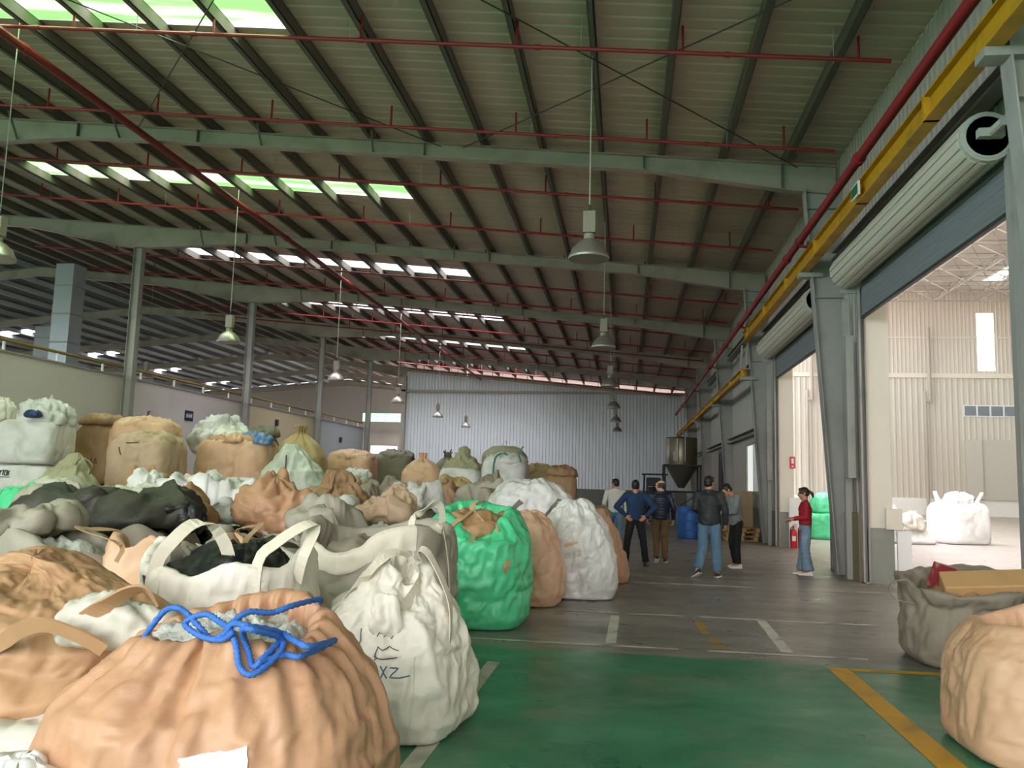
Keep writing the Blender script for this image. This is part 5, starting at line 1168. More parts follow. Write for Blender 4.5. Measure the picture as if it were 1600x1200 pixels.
for nm, x, y, w, h, z, pf, mt_, lb, sd in (
    ('a', -8.6, 25.9, .82, 1.75, 0, FULL, 'white', 'bright white bag with a flat top under the far peach one', 131),
    ('b', -9.35, 27.3, 1.35, 1.15, 0, FULL, 'dwhite', 'pale bag behind the bright white one', 132),
    ('c', -9.25, 27.3, 1.45, 1.18, 1.15, FULL, 'peach', 'peach bag with small pale label, standing behind the bright white bag', 133),
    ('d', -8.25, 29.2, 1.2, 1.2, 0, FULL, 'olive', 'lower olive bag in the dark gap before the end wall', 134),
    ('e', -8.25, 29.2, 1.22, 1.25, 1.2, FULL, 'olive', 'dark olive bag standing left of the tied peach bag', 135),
    ('f', -6.62, 26.6, 1.18, 1.05, 0, FULL, 'white', 'white bag under the tied peach bag', 136),
    ('g', -6.62, 26.6, 1.22, 1.42, 1.05, TIED, 'peach', 'tied peach bag on a white bag, before the silver wall', 137),
    ('h', -6.4, 29.2, 1.0, 1.2, 0, FULL, 'beige', 'lower beige bag behind the tied peach bag', 138),
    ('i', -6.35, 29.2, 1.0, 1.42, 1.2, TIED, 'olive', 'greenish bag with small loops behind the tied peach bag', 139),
    ('j', -5.22, 26.2, 1.1, .72, 0, FULL, 'dwhite', 'squat white bag under the white bag with collapsed neck', 140),
    ('k', -5.22, 26.2, 1.24, 1.25, .72, FULL, 'white', 'round white bag with small label and a collapsed beige neck', 141),
    ('l', -3.66, 25.2, 1.12, .95, 0, FULL, 'dwhite', 'pale lower bag under the bag with green straps', 142),
    ('m', -3.66, 25.2, 1.28, 1.32, .95, FULL, 'white', 'white bag with dark green straps, one standing up at its right', 143),
    ('n', -4.15, 28.3, 1.3, 1.3, 0, FULL, 'grey', 'lower grey bag behind the bag with green straps', 144),
    ('o', -4.15, 28.3, 1.45, 1.5, 1.3, TB, 'beige', 'grey beige domed bag rising behind the bag with green straps', 145),
    ('p', -2.85, 27.4, .95, 1.05, 0, FULL, 'yellow', 'lower tan bag at the right end of the far row', 146),
    ('q', -2.85, 27.4, .98, .98, 1.05, FULL, 'yellow', 'tan bag with flat top behind the striped white bag', 147),
    ('r', -1.9, 24.6, .82, .95, 0, FULL, 'brown', 'lower brown bag at the far right end of the row', 148),
    ('s', -1.9, 24.6, .85, 1.0, .95, TB, 'brown', 'brown bag with rounded top right of the striped white bag', 149)):
    t, P = st(lb, x, y, z, w, w*.92, h, pf, mt_, sd, group=GE, pleat=(.03, 10, .45, .85) if pf is TIED else None)
    lo = np.array((x, y, z)); S = lambda u, v: sp(P, u, v)[0]+lo
    if nm in 'ck': patch('label_tag', P, lo, [(.735, .42), (.775, .42), (.775, .52), (.735, .52)], F_['paper'], t, nu=4, nv=4)
    if nm == 'g': b = MB().path(spline([S(.76, .42)+V3(.06*math.cos(a), -.02, .06*math.sin(a)) for a in np.linspace(0, 6.2, 8)], 24), .018, 6); b.build('tied_outlet', F_['peach'], t, smooth=True)
    if nm == 'm':
        strap('green_strap', [S(.69, .32)+V3(0, -.01, 0), S(.69, .55)+V3(-.01, -.012, 0), S(.69, .76)+V3(0, -.02, .03), S(.72, .80)+V3(.05, -.03, .16), S(.78, .80)+V3(.03, -.02, .12)], .06, F_['gstrap'], t, (1, 0, 0))
        strap('green_strap', [S(.87, .4)+V3(.01, -.012, 0), S(.87, .76)+V3(.02, -.02, .0), S(.87, .8)+V3(.05, -.02, .2), S(.87, .8)+V3(.18, -.02, .42)], .05, F_['gstrap'], t, (1, 0, 0))
    if nm == 'o': strap('lifting_loop', [S(.70, .92), S(.71, .95)+V3(0, 0, .12), S(.76, .95)+V3(.06, 0, .16), S(.80, .92)], .05, F_['bstrap'], t, (0, 1, .2))
    if nm in 'ei': loops(P, lo, .86, F_['bstrap'], t, L=.2, wd=.04, seed=sd)
crumple('beige fabric neck collapsed on the round white bag', (-5.15, 26.1, 1.94), 1.15, .8, .72, F_['beige'], 150, name='bag_neck', prof=[(0, 0, 2), (.9, 0, 2.4), (1, .1, 2.6), (.7, .35, 2.4), (.4, .6, 2.2), (.22, .85, 2), (.15, 1, 2), (0, 1, 2)], amp=.08, fr=3)
# leaning beige bag in front of the leftmost stack
t, P = st('greenish beige bag slumped to a point before the brown bag', -11.95, 16.3, 0, 1.75, 1.3, 2.0, [(0, 0, 3), (.85, 0, 4), (1.0, .04, 3.4), (1.04, .25, 3), (.98, .5, 2.6), (.72, .66, 2.4), (.42, .82, 2.2), (.16, .96, 2), (.08, 1.0, 2), (0, 1, 2)], 'beige', 151, N=120, R=70, lean=(.14, 0), cloth=(.09, .08, dict(anchor=.006, bend=.015, noise_amp=.04)))
strap('lifting_loop', [sp(P, .86, .86)[0]+V3(-11.95, 16.3, 0), sp(P, .9, .88)[0]+V3(-11.85, 16.25, .12), sp(P, .95, .86)[0]+V3(-11.7, 16.25, .04), sp(P, .98, .8)[0]+V3(-11.88, 16.3, -.02)], .05, F_['beige'], t, (0, 1, 0))

# ---- open bags standing in the middle field ---------------------------------------------------------------------------
rows = [(6.75, (-4.9, -3.75), .98), (7.95, (-6.05, -4.85, -3.6), .96), (9.2, (-7.1, -5.85, -4.6, -3.35), .97), (10.5, (-8.1, -6.85, -5.6, -4.35, -3.1), .99), (11.9, (-9.2, -7.9, -6.6, -5.3, -4.0, -2.8), 1.0),
        (13.4, (-10.1, -8.8, -7.5, -6.2, -3.6), 1.03), (15.0, (-9.0, -7.7, -6.4, -5.1, -3.8, -2.5), 1.05), (17.0, (-9.6, -8.3, -7.0, -5.7, -4.4, -3.1), 1.08), (19.4, (-6.6, -5.2, -3.8, -2.5), 1.08), (22.0, (-6.9, -5.5, -4.1, -2.7), 1.1)]
protos = []
def hk(ph, a):
    def f(P, th, T):
        z = P[..., 2]; k = np.clip((z-.5)/.5, 0, 1); P[..., 2] -= k*(a*np.cos(th+ph)+a*.8*np.cos(2*th+2*ph)+.5*a*np.cos(5*th+ph)); P[..., 0] += k*.08*math.cos(ph); return P
    return f
for k in range(6):
    Pk = gen(1.06, 1.02, 1.0, OPEN, 200+k, N=84, R=54, wr=((.05, (2, 2, 1.5)), (.012, (6, 6, 5))), hook=hk(k*1.1, .10+.02*(k % 3)), cloth=(.08, .07, dict(anchor=.006, bend=.015, noise_amp=.04)))
    Qk = gen(.84, .80, .36, LUMP, 220+k, N=60, R=30, wr=((.08, (3.2, 3.2, 3.2)), (.03, (8, 8, 8))), outline=.2, floor0=False)
    protos.append((Pk, Qk))
rr = random.Random(5)
fabric = ['grey', 'dgrey', 'grey', 'dwhite', 'tan', 'grey', 'dgrey', 'peach', 'beige', 'grey', 'dwhite', 'dgrey', 'brown']
cname = dict(grey='grey', dgrey='dirty grey', dwhite='dusty white', tan='tan', peach='peach', beige='greenish beige', brown='brown')
inside = [('shred', 'clear film'), ('kraft', 'brown paper'), ('black', 'black film'), ('dgrey', 'grey scraps'), ('tan', 'tan scraps'), ('film', 'pale film'), ('tarp', 'dark tarp')]
meshes = {}
n = 0
for ri, (y, xs_, hs) in enumerate(rows):
    for xi, x in enumerate(xs_):
        k = (n*5+ri) % 6; fm = fabric[(n*7+ri*3) % len(fabric)]; im, iname = inside[(n*3+ri) % len(inside)]; n += 1
        x += rr.uniform(-.06, .06); yy = y+rr.uniform(-.06, .06); rz = rr.choice((0, 1, 2, 3))*math.pi/2+rr.uniform(-.12, .12)
        t = thing('bulk_bag', '%s open bag with %s inside, %s from left in %s row back' % (cname[fm], iname, ORD[xi], ORD[ri]), 'bag', (x, yy, 0), 'open bags standing in the middle field')
        for nm, G, mk, z in (('body', protos[k][0], fm, 0), ('contents', protos[k][1], im, .64)):
            key = (nm, k, mk)
            if key not in meshes:
                o = grid_obj(nm, G, (x, yy, z), F_[mk], t); meshes[key] = (o.data, None)
            else:
                o = bpy.data.objects.new(nm, meshes[key][0]); COL.objects.link(o); o.parent = t
            if nm == 'contents': o['label'] = iname
        for k2 in t.children: k2.rotation_euler = (0, 0, rz)
        t.scale = (1, 1, hs)
        if ri < 5 and rr.random() < .75:
            P = protos[k][0]; c, s_ = math.cos(rz), math.sin(rz)
            Pr = np.stack([P[..., 0]*c-P[..., 1]*s_, P[..., 0]*s_+P[..., 1]*c, P[..., 2]], -1)
            rv = rim_row(Pr); loops(Pr, (x, yy, 0), rv, F_['strap' if fm in ('grey', 'dwhite') else 'tstrap'], t, L=.22, wd=.05, which=rr.sample((0, 1, 2, 3), 2), seed=n, flop=.9)
# ---- settled positions: small shifts so that the soft bags rest against one another
#SETTLE_BEGIN
SETTLE = {
 'bag_cover': (-0.064, -0.033, 0.03, 0.84),
 'bag_neck': (0, 0, 0.03, 0.88),
 'bulk_bag.014': (0, 0, 0.045, 1),
 'bulk_bag.015': (-0.036, 0.005, 0, 0.94),
 'bulk_bag.016': (-0.036, 0.005, 0.03, 0.94),
 'bulk_bag.017': (0.036, -0.005, 0, 0.94),
 'bulk_bag.018': (0.036, -0.005, 0.045, 0.94),
 'bulk_bag.020': (0, 0, 0.045, 1),
 'bulk_bag.023': (-0.022, 0.009, 0.06, 0.96),
 'bulk_bag.024': (-0.071, -0.013, 0, 0.88),
 'bulk_bag.025': (0.071, 0.013, 0, 0.88),
 'bulk_bag.026': (0, 0, 0.06, 1),
 'bulk_bag.028': (0.022, -0.009, 0.045, 0.96),
 'bulk_bag.031': (0, 0, 0.045, 1),
 'bulk_bag.033': (0, 0, 0.045, 1),
 'bulk_bag.035': (0, 0, 0.045, 1),
 'bulk_bag.037': (0, 0, 0.03, 1),
 'bulk_bag.039': (0, 0, 0.045, 1),
 'bulk_bag.041': (0, 0, 0.045, 1),
 'bulk_bag.043': (0, 0, 0.045, 1),
 'bulk_bag.045': (0, 0, 0.045, 1),
 'bulk_bag.047': (0, 0, 0.03, 1),
 'bulk_bag.049': (-0.036, -0.009, 0, 0.92),
 'bulk_bag.050': (0.03, -0.027, 0, 0.9),
 'bulk_bag.051': (-0.024, -0, 0, 0.96),
 'bulk_bag.052': (0.021, 0.001, 0, 0.92),
 'bulk_bag.053': (0.005, 0.023, 0, 0.96),
 'bulk_bag.056': (0.003, 0.012, 0, 0.98),
 'bulk_bag.060': (-0.024, 0.001, 0, 0.96),
 'bulk_bag.061': (0.024, -0.001, 0, 0.96),
 'bulk_bag.067': (-0.024, -0, 0, 0.96),
 'bulk_bag.068': (0.024, 0, 0, 0.96),
 'bulk_bag.083': (-0.012, -0, 0, 0.98),
 'bulk_bag.084': (0.012, 0, 0, 0.98),
 'film_heap': (0.03, 0.056, 0.03, 0.84),
 'film_heap.001': (0, 0, 0.03, 0.88),
 'film_scrap': (0, 0, 0.03, 0.88),
 'film_scrap.001': (0.03, -0.091, 0, 0.84),
 'rag': (0.024, 0.039, 0.03, 0.84),
 'rag.001': (0.054, -0.048, 0.03, 0.84),
 'rag.002': (-0.072, 0.03, 0.03, 0.84),
 'rag.003': (-0.007, -0.064, 0.03, 0.84),
}
#SETTLE_END
for _n, (_x, _y, _z, _k) in SETTLE.items():
    _o = bpy.data.objects[_n]; _o.location.x += _x; _o.location.y += _y; _o.location.z += _z; _o.scale.x *= _k; _o.scale.y *= _k
# ---- loose sheets, scraps and collapsed bags thrown over the field -----------------------------------------------------
from mathutils.bvhtree import BVHTree
_hv, _hf = [], []
bpy.context.view_layer.update()
for _o in list(COL.objects):
    if _o.name.split('.')[0] in ('body', 'contents') and _o.parent and _o.parent.location.x < 4:
        _W = np.array(_o.matrix_world); _c = np.zeros(len(_o.data.vertices)*3); _o.data.vertices.foreach_get('co', _c); _c = _c.reshape(-1, 3)@_W[:3, :3].T+_W[:3, 3]
        _n = len(_hv); _hv += _c.tolist(); _hf += [[i+_n for i in p.vertices] for p in _o.data.polygons]
HEAP = BVHTree.FromPolygons(_hv, _hf)
def sc(label, px, w, d, h, m, seed, prof=FLAT, amp=.09, fr=2.3, lean=(0, 0), name='crumpled_sheet', cat='sheet', N=80, R=44, keep=1.0, drop=.30, rz=0.):
    """a loose sheet or collapsed bag settling over whatever stands below it"""
    P = gen(w, d, h, prof, seed, N=N, R=R, rz=rz, wr=((amp, (fr, fr, fr*.8)), (.015, (7, 7, 7), 2)), outline=.35, lean=lean, floor0=False, cloth=(.10, .10, dict(anchor=.006, bend=.012, noise_amp=.04, floor0=False)))
    H = np.zeros(P.shape[:2])
    for j in range(P.shape[0]):
        for i in range(P.shape[1]):
            hit = HEAP.ray_cast((px[0]+P[j, i, 0], px[1]+P[j, i, 1], px[2]+.9), (0, 0, -1))[0]
            H[j, i] = (hit.z if hit else 0)-px[2]
    H = np.clip(H, -drop, .22)
    for _ in range(2):
        H = np.maximum(H, np.maximum(np.roll(H, 1, 1), np.roll(H, -1, 1))); H[1:-1] = np.maximum(H[1:-1], np.maximum(H[2:], H[:-2]))
    H0 = H-.01
    for _ in range(22):
        H = (np.roll(H, 1, 1)+np.roll(H, -1, 1)+H*2)/4; H[1:-1] = (H[1:-1]*2+H[2:]+H[:-2])/4; H = np.maximum(H, H0)
    P[..., 2] = H+.035+np.maximum(P[..., 2]*keep+.02, 0)
    o = grid_obj(name, P, px, F_[m], None, base=px); tag(o, label, cat); return o, P
sc('crumpled brown kraft sheet in front of the square tan bag', (-9.6, 15.6, 1.02), 1.15, .8, .45, 'kraft', 301, amp=.12, fr=3.2)
sc('folded grey film pack with brown edges below the wide peach bag', (-8.65, 16.1, 1.06), 1.05, .7, .42, 'film', 302, amp=.07, fr=3)
sc('brown fold of paper leaning on the grey film pack', (-8.45, 15.6, 1.06), .95, .4, .30, 'kraft', 303, amp=.07, fr=3.5)
b = MB().box((-8.5, 16.85, 1.07), (-7.88, 17.35, 1.58)); o = b.build('carton', F_['white']); tag(o, 'white carton with a green curved mark below the wide peach bag', 'carton')
g = MB().path(spline([(-8.05+.17*math.cos(a), 16.838, 1.30+.17*math.sin(a)) for a in np.linspace(1.2, 3.6, 8)], 20), .03, 6); g.build('printed_mark', mat('green_print', '#4fa05a', .5), o)
g = MB().path([(-8.38, 16.84, 1.35), (-8.3, 16.84, 1.22), (-8.22, 16.84, 1.30), (-8.18, 16.84, 1.14)], .012, 5); g.build('printed_figure', F_['ink'], o)
o.modifiers.new('e', 'BEVEL').width = .02
sc('blue and clear plastic film before the slumped beige bag', (-10.75, 15.4, 1.0), .62, .5, .42, 'blue', 304, amp=.1, fr=4)
sc('white film scrap right of the blue film', (-10.15, 15.2, 1.0), .7, .5, .32, 'film', 305, amp=.09, fr=4)
sc('large dark olive tarp stretched across the bags at the left', (-5.55, 8.3, .86), 1.75, 1.2, .30, 'tarp', 306, amp=.10, fr=1.6, lean=(.6, .0))
sc('dark tarp corner rising beside the stretched tarp', (-5.0, 8.75, .92), .62, .5, .28, 'tarp', 307, amp=.08, fr=2.4)
sc('green plastic scrap at the left picture edge', (-8.75, 11.0, .95), .55, .5, .34, 'green', 308, amp=.1, fr=4, N=50, R=26)
sc('orange red plastic scrap beside the dark tarp', (-6.4, 8.6, .98), .34, .25, .2, 'redp', 309, amp=.06, fr=6, N=40, R=22)
sc('brown paper sheet behind the cream bag', (-5.1, 9.0, .95), .75, .6, .26, 'kraft', 310, amp=.09, fr=3)
sc('black film bundle behind the cream bag loop', (-4.6, 8.15, 1.0), .36, .3, .24, 'black', 311, amp=.07, fr=4, N=50, R=26)
sc('crumpled orange beige bag lying behind the cream bag', (-4.1, 9.35, .92), .85, .6, .42, 'orange', 312, amp=.1, fr=3)
sc('long black film strip below the brown mound', (-4.68, 12.0, 1.08), .85, .5, .16, 'black', 313, amp=.04, fr=3)
sc('white sheet under the black film strip', (-4.3, 11.5, 1.02), 1.05, .6, .16, 'white', 314, amp=.05, fr=3)
crumple('large brown bag collapsed into a mound before the bright white bag', (-4.87, 13.35, .0), 1.3, 1.0, 1.72, F_['brown'], 315, prof=[(0, 0, 2), (.9, .0, 2.6), (1, .15, 2.6), (.98, .55, 2.4), (.72, .72, 2.2), (.40, .88, 2), (.14, 1, 2), (0, 1, 2)], amp=.10, fr=1.9, lean=(.06, 0), N=120, R=70)
sc('small tan heap at the foot of the round white bag', (-3.95, 19.4, 1.05), .85, .7, .46, 'yellow', 316, prof=LUMP, amp=.06, fr=3)
sc('dark blue film scrap right of the orange beige bag', (-4.55, 10.3, 1.0), .34, .3, .26, 'navy', 317, amp=.06, fr=5, N=40, R=22)
sc('clear film sack with white tuft among the bags behind the cream one', (-5.35, 10.2, .95), .95, .8, .40, 'film', 318, amp=.13, fr=2.8)
sc('grey sheet spread behind the orange red scrap', (-6.9, 9.9, .98), 1.3, .9, .26, 'grey', 319, amp=.1, fr=2)
sc('pale grey sheet in front of the lettered white bag', (-10.6, 14.0, 1.0), 1.4, .9, .24, 'dwhite', 320, amp=.09, fr=2)
sc('grey sheet at the left picture edge above the brown bag', (-5.5, 6.9, .85), 1.1, .9, .22, 'grey', 321, amp=.08, fr=2)
sc('dusty white sheet hanging beside the dark tarp', (-7.8, 12.4, 1.0), 1.3, .8, .26, 'dwhite', 322, amp=.1, fr=2.2)
sc('white corner of film standing up below the brown kraft sheet', (-8.05, 13.2, 1.02), .5, .35, .42, 'white', 323, amp=.08, fr=4, N=50, R=28, prof=LUMP)
sc('peach scrap in the bags below the folded film pack', (-7.0, 13.0, 1.02), .7, .5, .34, 'peach', 324, amp=.1, fr=3.4)
sc('grey sheet folded behind the rim of the grey banded bag', (-2.95, 8.6, .92), 1.0, .8, .24, 'grey', 325, amp=.09, fr=2.2)
sc('brown scrap bundle beside the green bag, left of it', (-3.15, 10.9, .98), .7, .5, .26, 'tan', 326, amp=.09, fr=3.4)
sc('film scraps bundle behind the brown scrap bundle', (-3.35, 13.2, 1.02), .8, .6, .3, 'shred', 327, amp=.1, fr=4)
sc('brown bundle with clear film left of the bag with green straps', (-3.3, 15.2, 1.04), .9, .6, .3, 'brown', 328, amp=.1, fr=3.2)
sc('dark scrap tangle before the olive bags', (-5.0, 16.6, 1.06), 1.0, .6, .3, 'dgrey', 329, amp=.12, fr=3.4)
sc('tan wrapping sheet before the tied peach bag', (-6.2, 18.4, 1.06), 1.5, .8, .34, 'tan', 330, amp=.13, fr=2.6)
sc('beige wrapping sheet below the dark olive bag', (-6.85, 20.3, 1.06), 1.0, .8, .4, 'beige', 331, amp=.12, fr=2.6)
sc('grey brown sheet behind the green bag', (-2.5, 14.2, .98), 1.0, .8, .36, 'grey', 332, amp=.12, fr=2.6)
sc('grey bundle left of the striped white bag', (-2.55, 16.4, 1.0), .9, .8, .55, 'dgrey', 333, amp=.12, fr=2.8, prof=LUMP)
# ---- bags in the neighbouring hall ---------------------------------------------------------------------------------------
GH = 'bags on the floor of the neighbouring hall'
t, P = bag('big square white bag standing in the neighbouring hall', (11.1, 30.0, 0), 1.5, 1.4, 1.32, FULL, F_['white'], 401, group=GH, rz=.3, N=90, R=52, cloth=CL); loops(P, (11.1, 30, 0), .80, F_['white'], t, L=.42, wd=.12, seed=3, flop=.5)
crumple('white spout cloth crumpled on top of the square white bag', (11.1, 29.9, 1.28), .7, .6, .36, F_['white'], 402, name='spout_cloth', prof=LUMP, amp=.1, fr=3.5)
t, P = bag('low white bag collapsed in the neighbouring hall', (9.35, 29.2, 0), 1.35, 1.2, .62, [(0, 0, 2.6), (.9, 0, 3), (1, .1, 3), (.95, .4, 2.8), (.7, .75, 2.4), (.35, 1.0, 2), (0, 1, 2)], F_['white'], 403, group=GH, N=90, R=50, lean=(-.1, 0))
crumple('grey creased flap on the low white bag', (9.1, 28.9, .45), .95, .7, .48, F_['dwhite'], 404, name='bag_flap', prof=LUMP, amp=.12, fr=3.2)
t, P = bag('white bag partly hidden by the beige electric box', (8.25, 29.2, 0), 1.1, 1.1, 1.2, FULL, F_['white'], 405, group=GH, cloth=CL); loops(P, (8.25, 29.2, 0), .82, F_['white'], t, L=.3, wd=.1, seed=5)
t, P = bag('lower green bag standing beyond the woman in red', (6.75, 29.9, 0), 1.15, 1.0, .85, FULL, F_['green'], 406, group=GH)
t, P = bag('upper green bag slumped on the lower green one', (6.8, 29.9, .85), 1.05, .9, .72, LUMP, F_['green'], 407, group=GH)
# ------------------------------------------------------------------ people
SKIN = mat('skin', '#b98568', .55, var=.06, scale=8); SKIN2 = mat('fair_skin', '#d2a389', .55, var=.05, scale=8)
HAIR = mat('black_hair', '#1d1a19', .45, var=.2, scale=30, stretch=(1, 1, .2)); HAIRG = mat('greying_hair', '#3a3634', .55, var=.25, scale=30); HAIRB = mat('dark_brown_hair', '#33241f', .45, var=.2, scale=30, stretch=(1, 1, .2))
EYE = mat('eye_dark', '#1a1412', .2)
def ell(b, c, r, n=16, m=10, rot=None):
    V = []; F = []; c = np.array(c, float); Rm = np.array(Euler(rot).to_matrix()) if rot else np.eye(3)
    for i in range(m+1):
        a = math.pi*i/m
        for k in range(n):
            t = 2*math.pi*k/n; V.append(c+Rm@np.array([r[0]*math.sin(a)*math.cos(t), r[1]*math.sin(a)*math.sin(t), -r[2]*math.cos(a)]))
    F = [(i*n+k, i*n+(k+1) % n, (i+1)*n+(k+1) % n, (i+1)*n+k) for i in range(m) for k in range(n)]
    b.add(V, F)
def limb(b, p, q, r1, r2, n=12):
    b.tube(p, q, r1, n, r2); ell(b, p, (r1,)*3, n, 8); ell(b, q, (r2,)*3, n, 8)
def weld(name, b, m, parent, loc, rz, voxel=.01, smooth=6, wr=None, label=None, pre=None):
    me = bpy.data.meshes.new('tmp'); me.from_pydata([tuple(v) for v in b.V], [], b.F)
    o = bpy.data.objects.new('tmp', me); COL.objects.link(o)
    bm = bmesh.new(); bm.from_mesh(me); bmesh.ops.remove_doubles(bm, verts=bm.verts, dist=1e-5); bmesh.ops.recalc_face_normals(bm, faces=bm.faces); bm.to_mesh(me); bm.free()
    md = o.modifiers.new('r', 'REMESH'); md.mode = 'VOXEL'; md.voxel_size = voxel
    ms = o.modifiers.new('s', 'SMOOTH'); ms.factor = .5; ms.iterations = smooth
    dg = bpy.context.evaluated_depsgraph_get(); ev = o.evaluated_get(dg); m2 = bpy.data.meshes.new_from_object(ev)
    V = np.zeros(len(m2.vertices)*3); m2.vertices.foreach_get('co', V); V = V.reshape(-1, 3)
    Nn = np.zeros(len(m2.vertices)*3); m2.vertices.foreach_get('normal', Nn); Nn = Nn.reshape(-1, 3)
    F = [tuple(p.vertices) for p in m2.polygons]
    bpy.data.objects.remove(o); bpy.data.meshes.remove(me); bpy.data.meshes.remove(m2)
    if wr:
        for amp, sc in wr: V = V+Nn*(amp*creases(V*np.array(sc), 1.0, amp*100, 2))[:, None]
    if pre: V = pre(V)
    c, s = math.cos(rz), math.sin(rz); V = np.stack([V[:, 0]*c-V[:, 1]*s, V[:, 0]*s+V[:, 1]*c, V[:, 2]], -1)+np.array(loc)
    o = link_mesh(name, V, F, m, parent, True)
    if label: o['label'] = label
    return o
def hand(b, wrist, elbow, side, curl=.5, palm_n=None):
    """palm, four unequal bent fingers and a thumb leaving the side of the palm"""
    w_ = np.array(wrist, float); d = w_-np.array(elbow, float); d /= np.linalg.norm(d)
    pn = np.array(palm_n if palm_n is not None else (-side, 0, 0), float); pn -= d*np.dot(pn, d); pn /= np.linalg.norm(pn)
    s = np.cross(d, pn)*side*-1            # towards the thumb
    if palm_n is None and np.dot(s, (0, 1, 0)) < 0: s = -s
    for k in (-1, 0, 1): limb(b, w_+s*.018*k, w_+d*.085+s*.026*k, .018, .016, 10)
    for k, (off, ln) in enumerate(((.030, .072), (.011, .08), (-.009, .074), (-.028, .058))):
        p0 = w_+d*.088+s*off; a = curl*.7; p1 = p0+(d*math.cos(a)+pn*math.sin(a))*ln*.45; a += curl*.9; p2 = p1+(d*math.cos(a)+pn*math.sin(a))*ln*.32; a += curl*.7; p3 = p2+(d*math.cos(a)+pn*math.sin(a))*ln*.25
        limb(b, p0, p1, .0105, .0098, 8); limb(b, p1, p2, .0098, .009, 8); limb(b, p2, p3, .009, .008, 8)
    t0 = w_+d*.022+s*.026; t1 = t0+(d*.6+s*.7+pn*.3)*.042; t2 = t1+(d*.85+s*.25+pn*.35)*.034
    limb(b, t0, t1, .0135, .011, 8); limb(b, t1, t2, .011, .009, 8)
def shoe(name, ank, yaw, pitch, m, sole, parent, loc, rz, ln=.27):
    b = MB(); n = 14; V = []; c = []
    prof = [(-.085, .028, .075), (-.07, .036, .085), (-.02, .038, .085), (.05, .042, .062), (.11, .046, .048), (.16, .042, .04), (.185, .02, .028)]
    rows = []
    for y, hw, hh in prof:
        row = []
        for k in range(n):
            a = 2*math.pi*k/n; x = hw*math.cos(a); z = hh*.5+hh*.5*math.sin(a); z = max(z, .0) if math.sin(a) > -.6 else 0
            row.append((x, y*ln/.27, z))
        rows.append(row)
    V = [p for r in rows for p in r]; m_ = len(rows)
    F = [(i*n+k, i*n+(k+1) % n, (i+1)*n+(k+1) % n, (i+1)*n+k) for i in range(m_-1) for k in range(n)]+[tuple(range(n-1, -1, -1)), tuple(range((m_-1)*n, m_*n))]
    E = Euler((pitch, 0, yaw)).to_matrix(); A = np.array(ank, float)
    def T(v):
        q = np.array(E@Vector((v[0], v[1], v[2]-.085)))+A; c, s = math.cos(rz), math.sin(rz)
        return (q[0]*c-q[1]*s+loc[0], q[0]*s+q[1]*c+loc[1], q[2]+loc[2])
    low = min(T(v)[2] for v in V)-.0
    o = link_mesh(name, [T(v) for v in V], F, m, parent, True)
    sb = MB(); Vs = []
    for y, hw, hh in prof:
        for sx in (-1, 1): Vs += [T((sx*(hw+.004), y*ln/.27, -.004)), T((sx*(hw+.004), y*ln/.27, .022))]
    k = len(prof); Fs = []
    for i in range(k-1):
        a, c2 = 4*i, 4*i+4
        Fs += [(a, c2, c2+2, a+2), (a+1, a+3, c2+3, c2+1), (a, a+1, c2+1, c2), (a+2, c2+2, c2+3, a+3)]
    Fs += [(0, 2, 3, 1), (4*k-4, 4*k-3, 4*k-1, 4*k-2)]
    link_mesh('sole', Vs, Fs, sole, o, False)
    return o
